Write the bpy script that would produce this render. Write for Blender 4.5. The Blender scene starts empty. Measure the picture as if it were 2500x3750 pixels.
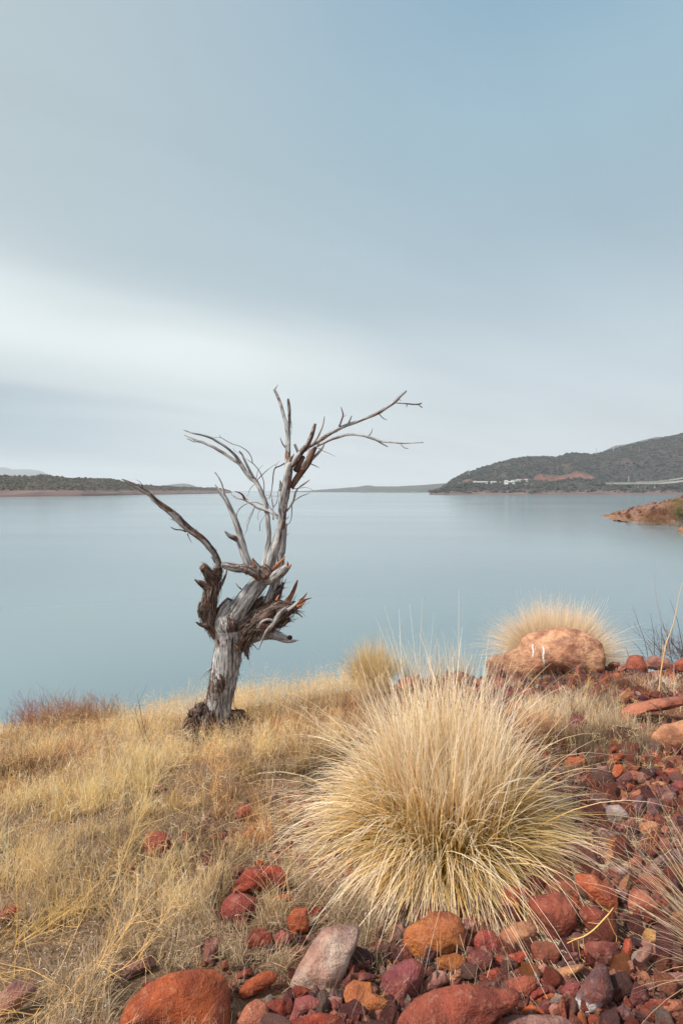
import bpy, math, random
import numpy as np
from mathutils import Vector

S = bpy.context.scene
C = S.collection
rad = math.radians

# ------------------------------------------------------------------ camera
F = 2083.0            # focal length in photograph pixels (20 mm on a 36 mm tall frame)
HY = 1797.0           # row of the horizon in the photograph
cam = bpy.data.cameras.new("Camera")
cam.sensor_fit = 'VERTICAL'; cam.sensor_height = 36.0; cam.sensor_width = 24.0
cam.lens = 20.0
cam.shift_y = -(1875.0 - HY) / 3750.0
cam.clip_start = 0.05; cam.clip_end = 60000
camo = bpy.data.objects.new("Camera", cam); C.objects.link(camo)
camo.location = (0, 0, 0); camo.rotation_euler = (rad(90), 0, 0)
S.camera = camo

# ------------------------------------------------------------------ node helper
class NT:
    def __init__(s, tree): s.t = tree
    def n(s, kind, **kw):
        nd = s.t.nodes.new(kind)
        for k, v in kw.items(): setattr(nd, k, v)
        return nd
    def set(s, sock, v):
        if v is None: return
        if hasattr(v, 'is_output'): s.t.links.new(v, sock)
        else: sock.default_value = v
    def m(s, op, a, b=None, c=None, clamp=False):
        nd = s.n('ShaderNodeMath', operation=op); nd.use_clamp = clamp
        s.set(nd.inputs[0], a); s.set(nd.inputs[1], b); s.set(nd.inputs[2], c)
        return nd.outputs[0]
    def vm(s, op, a, b=None):
        nd = s.n('ShaderNodeVectorMath', operation=op)
        s.set(nd.inputs[0], a)
        if b is not None: s.set(nd.inputs[1], b)
        return nd.outputs['Value'] if op in ('DOT_PRODUCT', 'LENGTH') else nd.outputs[0]
    def mix(s, f, a, b, blend='MIX'):
        nd = s.n('ShaderNodeMix', data_type='RGBA', blend_type=blend)
        s.set(nd.inputs[0], f); s.set(nd.inputs[6], col4(a)); s.set(nd.inputs[7], col4(b))
        return nd.outputs[2]
    def noise(s, vec, scale, detail=4, rough=0.55, dist=0.0):
        nd = s.n('ShaderNodeTexNoise'); s.set(nd.inputs['Vector'], vec)
        nd.inputs['Scale'].default_value = scale; nd.inputs['Detail'].default_value = detail
        nd.inputs['Roughness'].default_value = rough; nd.inputs['Distortion'].default_value = dist
        return nd.outputs[0]
    def ramp(s, f, pts, interp='LINEAR'):
        nd = s.n('ShaderNodeValToRGB'); s.set(nd.inputs[0], f)
        r = nd.color_ramp; r.interpolation = interp
        while len(r.elements) < len(pts): r.elements.new(0.5)
        for e, (p, c) in zip(r.elements, pts):
            e.position = p; e.color = col4(c) if not isinstance(c, (int, float)) else (c, c, c, 1)
        return nd.outputs[0]
    def rng(s, v, a, b, c=0.0, d=1.0, smooth=True):
        nd = s.n('ShaderNodeMapRange'); nd.clamp = True
        if smooth: nd.interpolation_type = 'SMOOTHSTEP'
        s.set(nd.inputs[0], v)
        for i, x in enumerate((a, b, c, d)): nd.inputs[i + 1].default_value = x
        return nd.outputs[0]
    def scale(s, vec, xyz):
        nd = s.n('ShaderNodeMapping'); s.set(nd.inputs[0], vec); nd.inputs['Scale'].default_value = xyz
        return nd.outputs[0]
    def bump(s, h, dist, strength=1.0):
        nd = s.n('ShaderNodeBump'); s.set(nd.inputs['Height'], h)
        nd.inputs['Distance'].default_value = dist; nd.inputs['Strength'].default_value = strength
        return nd.outputs[0]
def col4(c):
    if hasattr(c, 'is_output') or isinstance(c, float): return c
    return tuple(c) + (1.0,) if len(c) == 3 else tuple(c)
def material(name):
    m = bpy.data.materials.new(name); m.use_nodes = True
    m.node_tree.nodes.clear()
    return m, NT(m.node_tree)
def out_surface(g, sh):
    o = g.n('ShaderNodeOutputMaterial'); g.t.links.new(sh, o.inputs['Surface'])
def principled(g, color, rough=0.8, normal=None, spec=0.3, **kw):
    p = g.n('ShaderNodeBsdfPrincipled')
    g.set(p.inputs['Base Color'], col4(color)); g.set(p.inputs['Roughness'], rough)
    p.inputs['Specular IOR Level'].default_value = spec
    if normal is not None: g.set(p.inputs['Normal'], normal)
    return p.outputs[0]

# ------------------------------------------------------------------ sky and sun
SUN_EL, SUN_AZ = 47.0, -108.0     # azimuth from +Y (view direction), negative = left
w = bpy.data.worlds.new("World"); S.world = w; w.use_nodes = True
w.node_tree.nodes.clear(); g = NT(w.node_tree)
tc = g.n('ShaderNodeTexCoord'); D = tc.outputs['Generated']
sx = g.n('ShaderNodeSeparateXYZ'); g.t.links.new(D, sx.inputs[0]); dx, dy, dz = sx.outputs
az = g.m('ARCTAN2', dx, dy)
el = g.m('ARCSINE', dz)
# cloud sheet coordinates: flat layer overhead, long soft streaks
inv = g.m('DIVIDE', 1.0, g.m('ADD', g.m('MAXIMUM', dz, 0.0), 0.16))
cx = g.m('MULTIPLY', dx, inv); cy = g.m('MULTIPLY', dy, inv)
comb = g.n('ShaderNodeCombineXYZ')
rx = g.m('ADD', g.m('MULTIPLY', cx, 0.83), g.m('MULTIPLY', cy, 0.35))
ry = g.m('SUBTRACT', g.m('MULTIPLY', cy, 0.70), g.m('MULTIPLY', cx, 0.42))
g.set(comb.inputs[0], g.m('MULTIPLY', rx, 0.35)); g.set(comb.inputs[1], g.m('MULTIPLY', ry, 1.0))
n1 = g.noise(comb.outputs[0], 0.9, 3, 0.45, 0.6)
n2 = g.noise(comb.outputs[0], 2.3, 4, 0.5, 0.5)
warp = g.m('MULTIPLY', g.m('SUBTRACT', n1, 0.5), 0.25)
azw = g.m('ADD', az, warp); elw = g.m('ADD', el, g.m('MULTIPLY', warp, 0.45))
def lobe(a0, e0, sa, se, tilt=0.0):
    a = g.m('SUBTRACT', azw, rad(a0)); e = g.m('SUBTRACT', elw, rad(e0))
    if tilt:
        e = g.m('SUBTRACT', e, g.m('MULTIPLY', a, tilt))
    q = g.m('ADD', g.m('POWER', g.m('ABSOLUTE', g.m('DIVIDE', a, rad(sa))), 2.0),
            g.m('POWER', g.m('ABSOLUTE', g.m('DIVIDE', e, rad(se))), 2.0))
    return g.m('EXPONENT', g.m('MULTIPLY', q, -1.0))
base = g.ramp(g.m('DIVIDE', el, rad(60)), SKY_BASE := [
    (0.0, (0.70, 0.735, 0.75)), (0.12, (0.60, 0.67, 0.71)), (0.30, (0.47, 0.575, 0.64)),
    (0.50, (0.345, 0.49, 0.58)), (0.70, (0.285, 0.435, 0.56)), (1.0, (0.26, 0.40, 0.51))])
LEFT = g.rng(azw, rad(-45), rad(25), 1.0, 0.0)
skyc = g.mix(g.m('MULTIPLY', LEFT, g.rng(el, rad(2), rad(25))), base, (0.47, 0.555, 0.59))
skyc = g.mix(g.m('MULTIPLY', lobe(-38, 15.8, 30, 6.0, -0.26), 0.72), skyc, (0.90, 0.965, 0.955))
skyc = g.mix(g.m('MULTIPLY', lobe(-12, 13.5, 16, 4.0, -0.1), 0.72), skyc, (0.86, 0.92, 0.91))
skyc = g.mix(g.m('MULTIPLY', lobe(-38, 6.6, 25, 4.8, -0.12), 0.82), skyc, (0.35, 0.45, 0.52))
skyc = g.mix(g.m('MULTIPLY', lobe(30, 35, 26, 5.5, 0.10), 0.5), skyc, (0.40, 0.56, 0.64))
skyc = g.mix(g.m('MULTIPLY', lobe(32, 24, 26, 5.0, 0.05), 0.35), skyc, (0.32, 0.44, 0.54))
skyc = g.mix(g.m('MULTIPLY', lobe(34, 46, 24, 10.0, 0.10), 0.7), skyc, (0.20, 0.38, 0.54))
# soft streak texture
st = g.m('ADD', 1.0, g.m('MULTIPLY', g.m('SUBTRACT', n2, 0.5), 0.22))
stc = g.n('ShaderNodeCombineColor')
for i in range(3): g.set(stc.inputs[i], st)
skyc = g.mix(1.0, skyc, stc.outputs[0], 'MULTIPLY')
# unseen sky behind the camera, made brighter and warmer to light the foreground
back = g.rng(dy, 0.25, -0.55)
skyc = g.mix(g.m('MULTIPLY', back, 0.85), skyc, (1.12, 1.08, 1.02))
sky = g.n('ShaderNodeTexSky', sky_type='NISHITA'); sky.sun_disc = False
sky.sun_elevation = rad(SUN_EL); sky.sun_rotation = rad(SUN_AZ)
bg1 = g.n('ShaderNodeBackground'); g.t.links.new(sky.outputs[0], bg1.inputs[0]); bg1.inputs[1].default_value = 0.05
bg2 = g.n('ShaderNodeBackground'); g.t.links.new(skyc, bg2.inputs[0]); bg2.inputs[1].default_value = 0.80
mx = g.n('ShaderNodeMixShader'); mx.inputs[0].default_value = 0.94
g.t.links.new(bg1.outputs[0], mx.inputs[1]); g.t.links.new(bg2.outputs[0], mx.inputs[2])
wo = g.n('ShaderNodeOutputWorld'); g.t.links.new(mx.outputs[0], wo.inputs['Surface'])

sun = bpy.data.lights.new("Sun", 'SUN'); sun.energy = 5.0; sun.angle = rad(6); sun.color = (1.0, 0.90, 0.77)
suno = bpy.data.objects.new("Sun", sun); C.objects.link(suno)
sd = Vector((math.sin(rad(SUN_AZ)) * math.cos(rad(SUN_EL)), math.cos(rad(SUN_AZ)) * math.cos(rad(SUN_EL)), math.sin(rad(SUN_EL))))
suno.rotation_euler = sd.to_track_quat('Z', 'Y').to_euler()

S.view_settings.view_transform = 'Standard'; S.view_settings.look = 'None'
S.view_settings.exposure = 0.42; S.view_settings.gamma = 1.0; S.view_settings.use_curve_mapping = False
S.render.engine = 'CYCLES'
S.cycles.use_denoising = True
S.cycles.max_bounces = 8; S.cycles.diffuse_bounces = 5; S.cycles.glossy_bounces = 3
S.cycles.volume_bounces = 1; S.cycles.transparent_max_bounces = 8

# ------------------------------------------------------------------ numbers
rng = np.random.default_rng(7); random.seed(7)
_T = rng.random((48, 48, 48))
def vnoise(p):
    p = np.asarray(p, float); i = np.floor(p).astype(np.int64); f = p - i; f = f * f * (3 - 2 * f)
    i0 = i % 48; i1 = (i + 1) % 48
    x0, y0, z0 = i0[..., 0], i0[..., 1], i0[..., 2]; x1, y1, z1 = i1[..., 0], i1[..., 1], i1[..., 2]
    fx, fy, fz = f[..., 0], f[..., 1], f[..., 2]
    a = _T[x0, y0, z0] * (1 - fx) + _T[x1, y0, z0] * fx; b = _T[x0, y1, z0] * (1 - fx) + _T[x1, y1, z0] * fx
    c = _T[x0, y0, z1] * (1 - fx) + _T[x1, y0, z1] * fx; d = _T[x0, y1, z1] * (1 - fx) + _T[x1, y1, z1] * fx
    return (a * (1 - fy) + b * fy) * (1 - fz) + (c * (1 - fy) + d * fy) * fz
def fbm(p, o=4, g_=0.5):
    p = np.asarray(p, float); s = 0; a = 1.0; t = 0
    for k in range(o):
        s = s + a * (vnoise(p * (2.03 ** k) + 17.3 * k) - 0.5); t += a; a *= g_
    return s / t * 2
def V3(x, y, z=0.0):
    x, y, z = np.broadcast_arrays(np.asarray(x, float), y, z); return np.stack([x, y, z], -1)
def nrm(v): return v / np.maximum(np.linalg.norm(v, axis=-1, keepdims=True), 1e-9)
def P(x, y, Y):
    return np.array([(x - 1250.0) / F * Y, Y, (HY - y) / F * Y])

# ------------------------------------------------------------------ object helpers
def make_mesh(name, verts, faces, smooth=False, attrs=None):
    verts = np.asarray(verts, np.float32).reshape(-1, 3); faces = np.asarray(faces, np.int32)
    k = faces.shape[1]; me = bpy.data.meshes.new(name)
    me.vertices.add(len(verts)); me.vertices.foreach_set('co', verts.ravel())
    me.loops.add(faces.size); me.loops.foreach_set('vertex_index', faces.ravel())
    me.polygons.add(len(faces)); me.polygons.foreach_set('loop_start', np.arange(0, faces.size, k, dtype=np.int32))
    me.polygons.foreach_set('use_smooth', np.full(len(faces), smooth, bool))
    me.update(calc_edges=True)
    for an, (ty, data) in (attrs or {}).items():
        at = me.attributes.new(an, ty, 'POINT'); data = np.asarray(data, np.float32)
        at.data.foreach_set({'FLOAT': 'value', 'FLOAT_VECTOR': 'vector', 'FLOAT_COLOR': 'color'}[ty], data.ravel())
    return me
def link(name, me, m=None, parent=None, loc=None):
    o = bpy.data.objects.new(name, me); C.objects.link(o)
    if m is not None and not me.materials: me.materials.append(m)
    if parent is not None: o.parent = parent
    if loc is not None: o.location = loc
    return o
def tag(o, label=None, cat=None, group=None, kind=None):
    if label: o['label'] = label
    if cat: o['category'] = cat
    if group: o['group'] = group
    if kind: o['kind'] = kind
    return o
def empty(name, loc, label=None, cat=None, group=None):
    o = bpy.data.objects.new(name, None); C.objects.link(o); o.location = loc; o.empty_display_size = 0.1
    return tag(o, label, cat, group)
class Bag:                                  # collects pieces of ONE mesh
    def __init__(s): s.v = []; s.f = []; s.a = {}; s.n = 0
    def add(s, v, f, **at):
        v = np.asarray(v, float).reshape(-1, 3); s.v.append(v); s.f.append(np.asarray(f) + s.n); s.n += len(v)
        for k, x in at.items():
            x = np.asarray(x, float)
            if x.ndim == 0: x = np.full(len(v), float(x))
            elif x.ndim == 1 and x.shape[0] in (3, 4) and len(v) != x.shape[0]: x = np.tile(x, (len(v), 1))
            s.a.setdefault(k, []).append(x)
    def mesh(s, name, smooth=True, origin=None):
        v = np.concatenate(s.v); f = np.concatenate(s.f)
        if origin is not None: v = v - np.asarray(origin)
        at = {}
        for k, xs in s.a.items():
            x = np.concatenate(xs)
            if x.ndim == 1: at[k] = ('FLOAT', x)
            elif x.shape[1] == 3 and k == 'tint': at[k] = ('FLOAT_COLOR', np.c_[x, np.ones(len(x))])
            else: at[k] = ('FLOAT_VECTOR', x)
        return make_mesh(name, v, f, smooth, at)

BOXF = np.array([[0, 1, 3, 2], [4, 6, 7, 5], [0, 4, 5, 1], [2, 3, 7, 6], [0, 2, 6, 4], [1, 5, 7, 3]])
def box(c, s, rot=0.0):
    v = np.array([[x, y, z] for x in (-.5, .5) for y in (-.5, .5) for z in (-.5, .5)]) * np.asarray(s)
    cr, sr = math.cos(rot), math.sin(rot)
    v = np.c_[v[:, 0] * cr - v[:, 1] * sr, v[:, 0] * sr + v[:, 1] * cr, v[:, 2]]
    return v + np.asarray(c), BOXF
def strut(p, q, wd):
    p = np.asarray(p, float); q = np.asarray(q, float); d = nrm(q - p)
    a = nrm(np.cross(d, [0.31, 0.9, 0.11] if abs(d[2]) > .8 else [0, 0, 1])); b = np.cross(d, a)
    v = np.array([e + a * i * wd / 2 + b * j * wd / 2 for e in (p, q) for i in (-1, 1) for j in (-1, 1)])
    return v, BOXF

def ribbons(root, d0, L, W, droop, K, c0, c1, wob=0.0, taper=0.85, side=None, cpow=1.0):
    """thin grass blades as curved strips; returns verts, faces, tint"""
    n = len(root); t = np.linspace(0, 1, K + 1)[None, :, None]
    L = np.asarray(L)[:, None, None]; dr = np.asarray(droop)[:, None, None]; W = np.asarray(W)[:, None, None]
    if side is None: side = nrm(np.cross(d0, nrm(rng.normal(size=(n, 3)))))
    wv = rng.normal(size=(n, 1, 3)) * wob
    p = root[:, None, :] + L * (d0[:, None, :] * (t - 0.25 * dr * t * t)) + L * wv * t * t
    p[..., 2] -= (L * dr * t ** 2)[..., 0] * 0.75
    ww = W * (1 - taper * t)
    s = side[:, None, :] * ww * 0.5
    v = np.stack([p - s, p + s], 2)
    idx = np.arange(n * (K + 1) * 2).reshape(n, K + 1, 2)
    f = np.stack([idx[:, :-1, 0], idx[:, :-1, 1], idx[:, 1:, 1], idx[:, 1:, 0]], -1).reshape(-1, 4)
    tc_ = t ** cpow
    c = c0[:, None, :] * (1 - tc_) + c1[:, None, :] * tc_
    c = np.repeat(c[:, :, None, :], 2, 2)
    return v.reshape(-1, 3), f, c.reshape(-1, 3)

def catmull(pts, per):
    pts = np.asarray(pts, float)
    if len(pts) < 3: 
        t = np.linspace(0, 1, per + 1)[:, None]; return pts[0] * (1 - t) + pts[-1] * t
    e = np.vstack([2 * pts[0] - pts[1], pts, 2 * pts[-1] - pts[-2]]); o = []
    for i in range(1, len(e) - 2):
        a, b, c, d = e[i - 1], e[i], e[i + 1], e[i + 2]
        for t in np.linspace(0, 1, per, endpoint=False):
            o.append(0.5 * (2 * b + (c - a) * t + (2 * a - 5 * b + 4 * c - d) * t * t + (3 * b - a - 3 * c + d) * t ** 3))
    o.append(pts[-1]); return np.array(o)
def frames(p):
    t = nrm(np.gradient(p, axis=0)); a = np.zeros_like(p)
    v = np.array([0.2, -1.0, 0.15]); v = v - t[0] * (v @ t[0]); v /= np.linalg.norm(v)
    for i in range(len(p)):
        v = v - t[i] * (v @ t[i]); v /= max(np.linalg.norm(v), 1e-9); a[i] = v
    return t, a, np.cross(t, a)
def tube(bag, path, sides=8, per=4, rough=0.0, ridge=0.0, bark=0.0, seed=0.0, knots=0.0, tint=None, barkfn=None, cap=True):
    """path rows: x,y,z,r -> swept limb with long-grain ridges"""
    q = catmull(path, per); p = q[:, :3]; r = np.maximum(q[:, 3], 0.0003)
    t, a, b = frames(p); th = np.linspace(0, 2 * math.pi, sides, endpoint=False)
    s = np.r_[0, np.cumsum(np.linalg.norm(np.diff(p, axis=0), axis=1))]
    R = np.repeat(r[:, None], sides, 1); SS = np.repeat(s[:, None], sides, 1); TH = np.repeat(th[None], len(p), 0)
    tw = TH + SS * 1.3
    rm = max(r.mean(), 1e-4)
    gr = V3(np.cos(tw) * R, np.sin(tw) * R, SS * 0.14 + seed)
    if ridge:
        n = fbm(gr / rm * 1.5 + seed * 3.1, 4, 0.62); n2_ = fbm(gr / rm * 4.2 + seed, 3, .6)
        R = R * (1 + ridge * (n * 1.3 - 0.9 * np.maximum(0, 0.12 - np.abs(n2_)) / 0.12 * 0.5))
    if rough: R = R * (1 + rough * fbm(V3(np.cos(TH) * 0.8 + seed, np.sin(TH) * 0.8, SS / rm * 0.35), 3))
    if knots: R = R * (1 + knots * np.maximum(0, fbm(V3(np.cos(TH) * 1.1 + seed * 2, np.sin(TH) * 1.1, SS / rm * 0.22 + 9), 2) - 0.1))
    v = p[:, None, :] + a[:, None, :] * (np.cos(TH) * R)[..., None] + b[:, None, :] * (np.sin(TH) * R)[..., None]
    m = len(p); idx = np.arange(m * sides).reshape(m, sides); nx = np.roll(idx, -1, 1)
    f = np.stack([idx[:-1], nx[:-1], nx[1:], idx[1:]], -1).reshape(-1, 4)
    v = v.reshape(-1, 3); G = gr.reshape(-1, 3)
    bk = np.full(len(v), float(bark)) if barkfn is None else barkfn(SS.ravel() / max(s[-1], 1e-6), TH.ravel())
    if cap:
        n0 = len(v); v = np.vstack([v, p[:1] - t[:1] * r[0] * 0.15, p[-1:] + t[-1:] * r[-1] * 0.3]); G = np.vstack([G, G[:1], G[-1:]]); bk = np.r_[bk, bk[:1], bk[-1:]]
        h = sides // 2
        cf = []
        for i in range(0, sides, 2):
            cf.append([n0, idx[0, (i + 2) % sides], idx[0, (i + 1) % sides], idx[0, i]])
            cf.append([n0 + 1, idx[-1, i], idx[-1, (i + 1) % sides], idx[-1, (i + 2) % sides]])
        f = np.vstack([f, np.array(cf)])
    at = dict(grain=G, bark=bk)
    if tint is not None: at = dict(tint=np.tile(np.asarray(tint, float), (len(v), 1)))
    bag.add(v, f, **at)
    return p, r
# ================================================================== SETTING
LAKE = -8.0
GP = [(100, 3740, 1.66), (1250, 3740, 1.65), (2450, 3740, 1.65), (100, 3190, 2.45), (1250, 3190, 2.33), (2450, 3190, 2.27),
      (100, 2895, 3.6), (1250, 2870, 3.1), (2450, 2870, 2.95), (100, 2775, 4.8), (800, 2700, 4.9), (1400, 2650, 4.1),
      (2450, 2600, 3.95), (100, 2725, 6.2), (500, 2635, 6.2), (700, 2600, 6.2), (950, 2565, 6.2), (1400, 2505, 5.8), (1900, 2490, 5.3), (2450, 2440, 5.3)]
GQ = np.array([P(*q) for q in GP])
GQ = np.vstack([GQ, [[-3, 0, -1.62], [0, 0, -1.5], [3, 0, -1.42], [-3.8, 3, -2.15], [4.2, 3.2, -1.5], [-4.6, 5.5, -3.0], [4.6, 5.0, -1.62]]])
def _U(r2): return np.where(r2 > 1e-12, 0.5 * r2 * np.log(np.maximum(r2, 1e-12)), 0)
_n = len(GQ); _A = np.zeros((_n + 3, _n + 3))
_A[:_n, :_n] = _U(((GQ[:, None, :2] - GQ[None, :, :2]) ** 2).sum(-1)) + np.eye(_n) * 0.02
_A[:_n, _n:] = np.c_[np.ones(_n), GQ[:, :2]]; _A[_n:, :_n] = _A[:_n, _n:].T
_W = np.linalg.solve(_A, np.r_[GQ[:, 2], 0, 0, 0])
def crestY(X): return 6.35 + 0.35 * np.clip(-X, -3, 4) / 3 - 0.12 * np.clip(X, 0, 3)
def ground(X, Y, detail=True):
    X = np.asarray(X, float); Y = np.asarray(Y, float); X, Y = np.broadcast_arrays(X, Y)
    xc = 4.6 * np.tanh(X / 4.6); yc = np.clip(Y, 0, 6.6)
    sh = xc.shape; q = np.c_[xc.ravel(), yc.ravel()]
    z = _U(((q[:, None] - GQ[None, :, :2]) ** 2).sum(-1)) @ _W[:_n] + _W[_n] + q @ _W[_n + 1:]
    z = z.reshape(sh)
    over = Y - crestY(X); z = z - 0.62 * np.log1p(np.exp(np.clip(over * 3.5, -30, 60))) / 3.5 * 1.0
    z = z - 0.25 * np.maximum(np.abs(X) - 7, 0) * (X < 0) + 0.10 * np.minimum(np.maximum(X - 7, 0), 20)
    z = z + 0.06 * np.maximum(-Y, 0)
    if detail:
        z = z + 0.07 * fbm(V3(X * 0.9, Y * 0.9, 1.5), 3) + 0.022 * fbm(V3(X * 5, Y * 5, 4.5), 3)
    far = np.clip((np.hypot(X, Y) - 9) / 20, 0, 1)
    return z + far * 1.2 * fbm(V3(X * 0.12, Y * 0.12, 7.5), 4)
_tx = np.linspace(-8.5, 8.5, 900); _ty = np.linspace(0, 9.5, 520)
_TAB = np.stack([ground(_tx, np.full(900, yy)) for yy in _ty])
_exact = ground
def ground(X, Y, detail=True):
    X, Y = np.broadcast_arrays(np.asarray(X, float), np.asarray(Y, float))
    a = (X + 8.5) / 17 * 899; b = Y / 9.5 * 519; ok = (a >= 0) & (a < 898.9) & (b >= 0) & (b < 518.9)
    if X.size == 0 or not ok.all(): return _exact(X, Y)
    i = a.astype(int); j = b.astype(int); fa = a - i; fb = b - j
    return (_TAB[j, i] * (1 - fa) + _TAB[j, i + 1] * fa) * (1 - fb) + (_TAB[j + 1, i] * (1 - fa) + _TAB[j + 1, i + 1] * fa) * fb
_hu = np.linspace(-1.1, 1.1, 1100); _hY = np.arange(1.0, 8.4, .03)
_HT = np.stack([_exact(_hu * yy, np.full(1100, yy)) if abs(1.1 * yy) > 8.4 else ground(_hu * yy, np.full(1100, yy)) for yy in _hY], 1) / _hY
def hit(x, y, ymax=8.4):
    """where the sight line through (x, y) of the photograph meets the ground (arrays)"""
    x = np.atleast_1d(np.asarray(x, float)); y = np.atleast_1d(np.asarray(y, float))
    u = (x - 1250) / F; s = (HY - y) / F; ui = np.clip(np.round((u + 1.1) / 2.2 * 1099).astype(int), 0, 1099); Yh = np.full(len(x), np.nan)
    for k in range(0, len(x), 20000):
        m = _HT[ui[k:k + 20000]] > s[k:k + 20000, None]; f = m.argmax(1); Yh[k:k + 20000] = np.where(m.any(1), _hY[f] - .015, np.nan)
    o = np.full((len(x), 3), np.nan); k = ~np.isnan(Yh); o[k, 0] = u[k] * Yh[k]; o[k, 1] = Yh[k]; o[k, 2] = ground(o[k, 0], o[k, 1]) if k.any() else 0
    return o

# ---- ground sheet
def soil_material():
    m, g = material('dry_soil'); geo = g.n('ShaderNodeNewGeometry'); p = geo.outputs['Position']
    a = g.noise(p, 1.4, 5, .6); b = g.noise(p, 22, 6, .65); c = g.noise(p, 90, 4, .6)
    col = g.ramp(b, [(0.25, (0.06, 0.03, 0.02)), (0.45, (0.15, 0.065, 0.04)), (0.62, (0.25, 0.115, 0.07)), (0.8, (0.33, 0.2, 0.13))])
    straw = g.ramp(c, [(0.3, (0.07, 0.045, 0.03)), (0.6, (0.24, 0.16, 0.10)), (0.8, (0.40, 0.29, 0.19))])
    sep = g.n('ShaderNodeSeparateXYZ'); g.t.links.new(p, sep.inputs[0])
    f = g.rng(g.m('ADD', g.m('MULTIPLY', a, 1.6), g.m('MULTIPLY', sep.outputs[0], -0.55)), 0.45, 1.2)
    col = g.mix(f, col, straw)
    nrmv = g.bump(g.m('ADD', b, g.m('MULTIPLY', c, .5)), 0.03)
    out_surface(g, principled(g, col, 0.95, nrmv, 0.15)); return m
soil = soil_material()
def axis(segs):
    o = []
    for a, b, n in segs: o += list(np.linspace(a, b, n, endpoint=False))
    return np.array(o + [segs[-1][1]])
gx = axis([(-300, -40, 14), (-40, -6, 30), (-6, -3.5, 25), (-3.5, 3.5, 180), (3.5, 6, 25), (6, 40, 30), (40, 300, 14)])
gy = axis([(-300, -30, 12), (-30, -2, 22), (-2, 1, 16), (1, 7.2, 160), (7.2, 14, 40), (14, 40, 14)])
GX, GY = np.meshgrid(gx, gy)
def grid_faces(ny, nx):
    i = np.arange(ny * nx).reshape(ny, nx)
    return np.stack([i[:-1, :-1], i[:-1, 1:], i[1:, 1:], i[1:, :-1]], -1).reshape(-1, 4)
gz = ground(GX, GY); gz = np.maximum(gz, -13.0)
me = make_mesh('ground', V3(GX, GY, gz).reshape(-1, 3), grid_faces(*GX.shape), True)
tag(link('ground', me, soil), kind='structure')

# ---- lake bed far sheet and water
def lake_material():
    m, g = material('lake_water'); geo = g.n('ShaderNodeNewGeometry'); p = geo.outputs['Position']
    long_ = g.scale(p, (0.004, 0.02, 1)); a = g.noise(long_, 1.0, 4, .55, .4)
    mid = g.scale(p, (0.05, 0.35, 1)); b = g.noise(mid, 1.0, 4, .6)
    wide = g.scale(p, (0.02, 0.015, 1)); c = g.noise(wide, 1.0, 3, .5)
    col = g.ramp(c, [(0.3, (0.115, 0.165, 0.20)), (0.7, (0.13, 0.20, 0.23))])
    rough = g.m('ADD', 0.145, g.m('MULTIPLY', g.m('SUBTRACT', a, 0.5), 0.12))
    bmp = g.bump(b, 0.04, 0.12)
    pr = g.n('ShaderNodeBsdfPrincipled'); g.set(pr.inputs['Base Color'], col); g.set(pr.inputs['Roughness'], rough)
    pr.inputs['IOR'].default_value = 1.45; g.set(pr.inputs['Normal'], bmp)
    out_surface(g, pr.outputs[0]); return m
R_ = 5600.0
lx = axis([(-R_, -300, 6), (-300, 300, 6), (300, R_, 6)]); LX, LY = np.meshgrid(lx, axis([(-60, 300, 6), (300, 9200, 8)]))
me = make_mesh('lake_water', V3(LX, LY, LAKE).reshape(-1, 3), grid_faces(*LX.shape), True)
tag(link('lake_water', me, lake_material()), kind='structure')

# ---- far hills
def hill_material(name, lo, hi, rock, band=True, ring=(0.30, 0.17, 0.15)):
    m, g = material(name); geo = g.n('ShaderNodeNewGeometry'); p = geo.outputs['Position']
    sep = g.n('ShaderNodeSeparateXYZ'); g.t.links.new(p, sep.inputs[0]); z = sep.outputs[2]
    a = g.noise(p, 0.012, 5, .6); b = g.noise(p, 0.11, 6, .7); c = g.noise(g.scale(p, (0.02, 0.02, 0.6)), 1.0, 4, .6)
    col = g.mix(g.rng(b, .42, .58), lo, hi)
    col = g.mix(g.m('MULTIPLY', g.rng(a, .48, .68), .55), col, rock)
    if band:
        zz = g.m('ADD', z, g.m('MULTIPLY', g.m('SUBTRACT', b, .5), 5.0))
        rc = g.ramp(c, [(0.3, tuple(x * .6 for x in ring)), (0.5, ring), (0.7, tuple(min(1, x * 1.5) for x in ring))])
        col = g.mix(g.rng(zz, LAKE + BAND, LAKE + BAND + 2.5, 1.0, 0.0), col, rc)
    at = g.n('ShaderNodeAttribute', attribute_name='cut')
    cutc = g.ramp(g.noise(g.scale(p, (0.05, 0.05, 0.03)), 1.0, 5, .65), [(0.3, (0.07, 0.034, 0.028)), (0.5, (0.125, 0.062, 0.050)), (0.72, (0.18, 0.115, 0.095))])
    col = g.mix(g.rng(at.outputs['Fac'], 0.35, 0.6), col, cutc)
    out_surface(g, principled(g, col, 0.95, g.bump(b, 1.2, .6), 0.1)); return m
def interp(x, pts): pts = np.array(pts, float); return np.interp(x, pts[:, 0], pts[:, 1])
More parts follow.
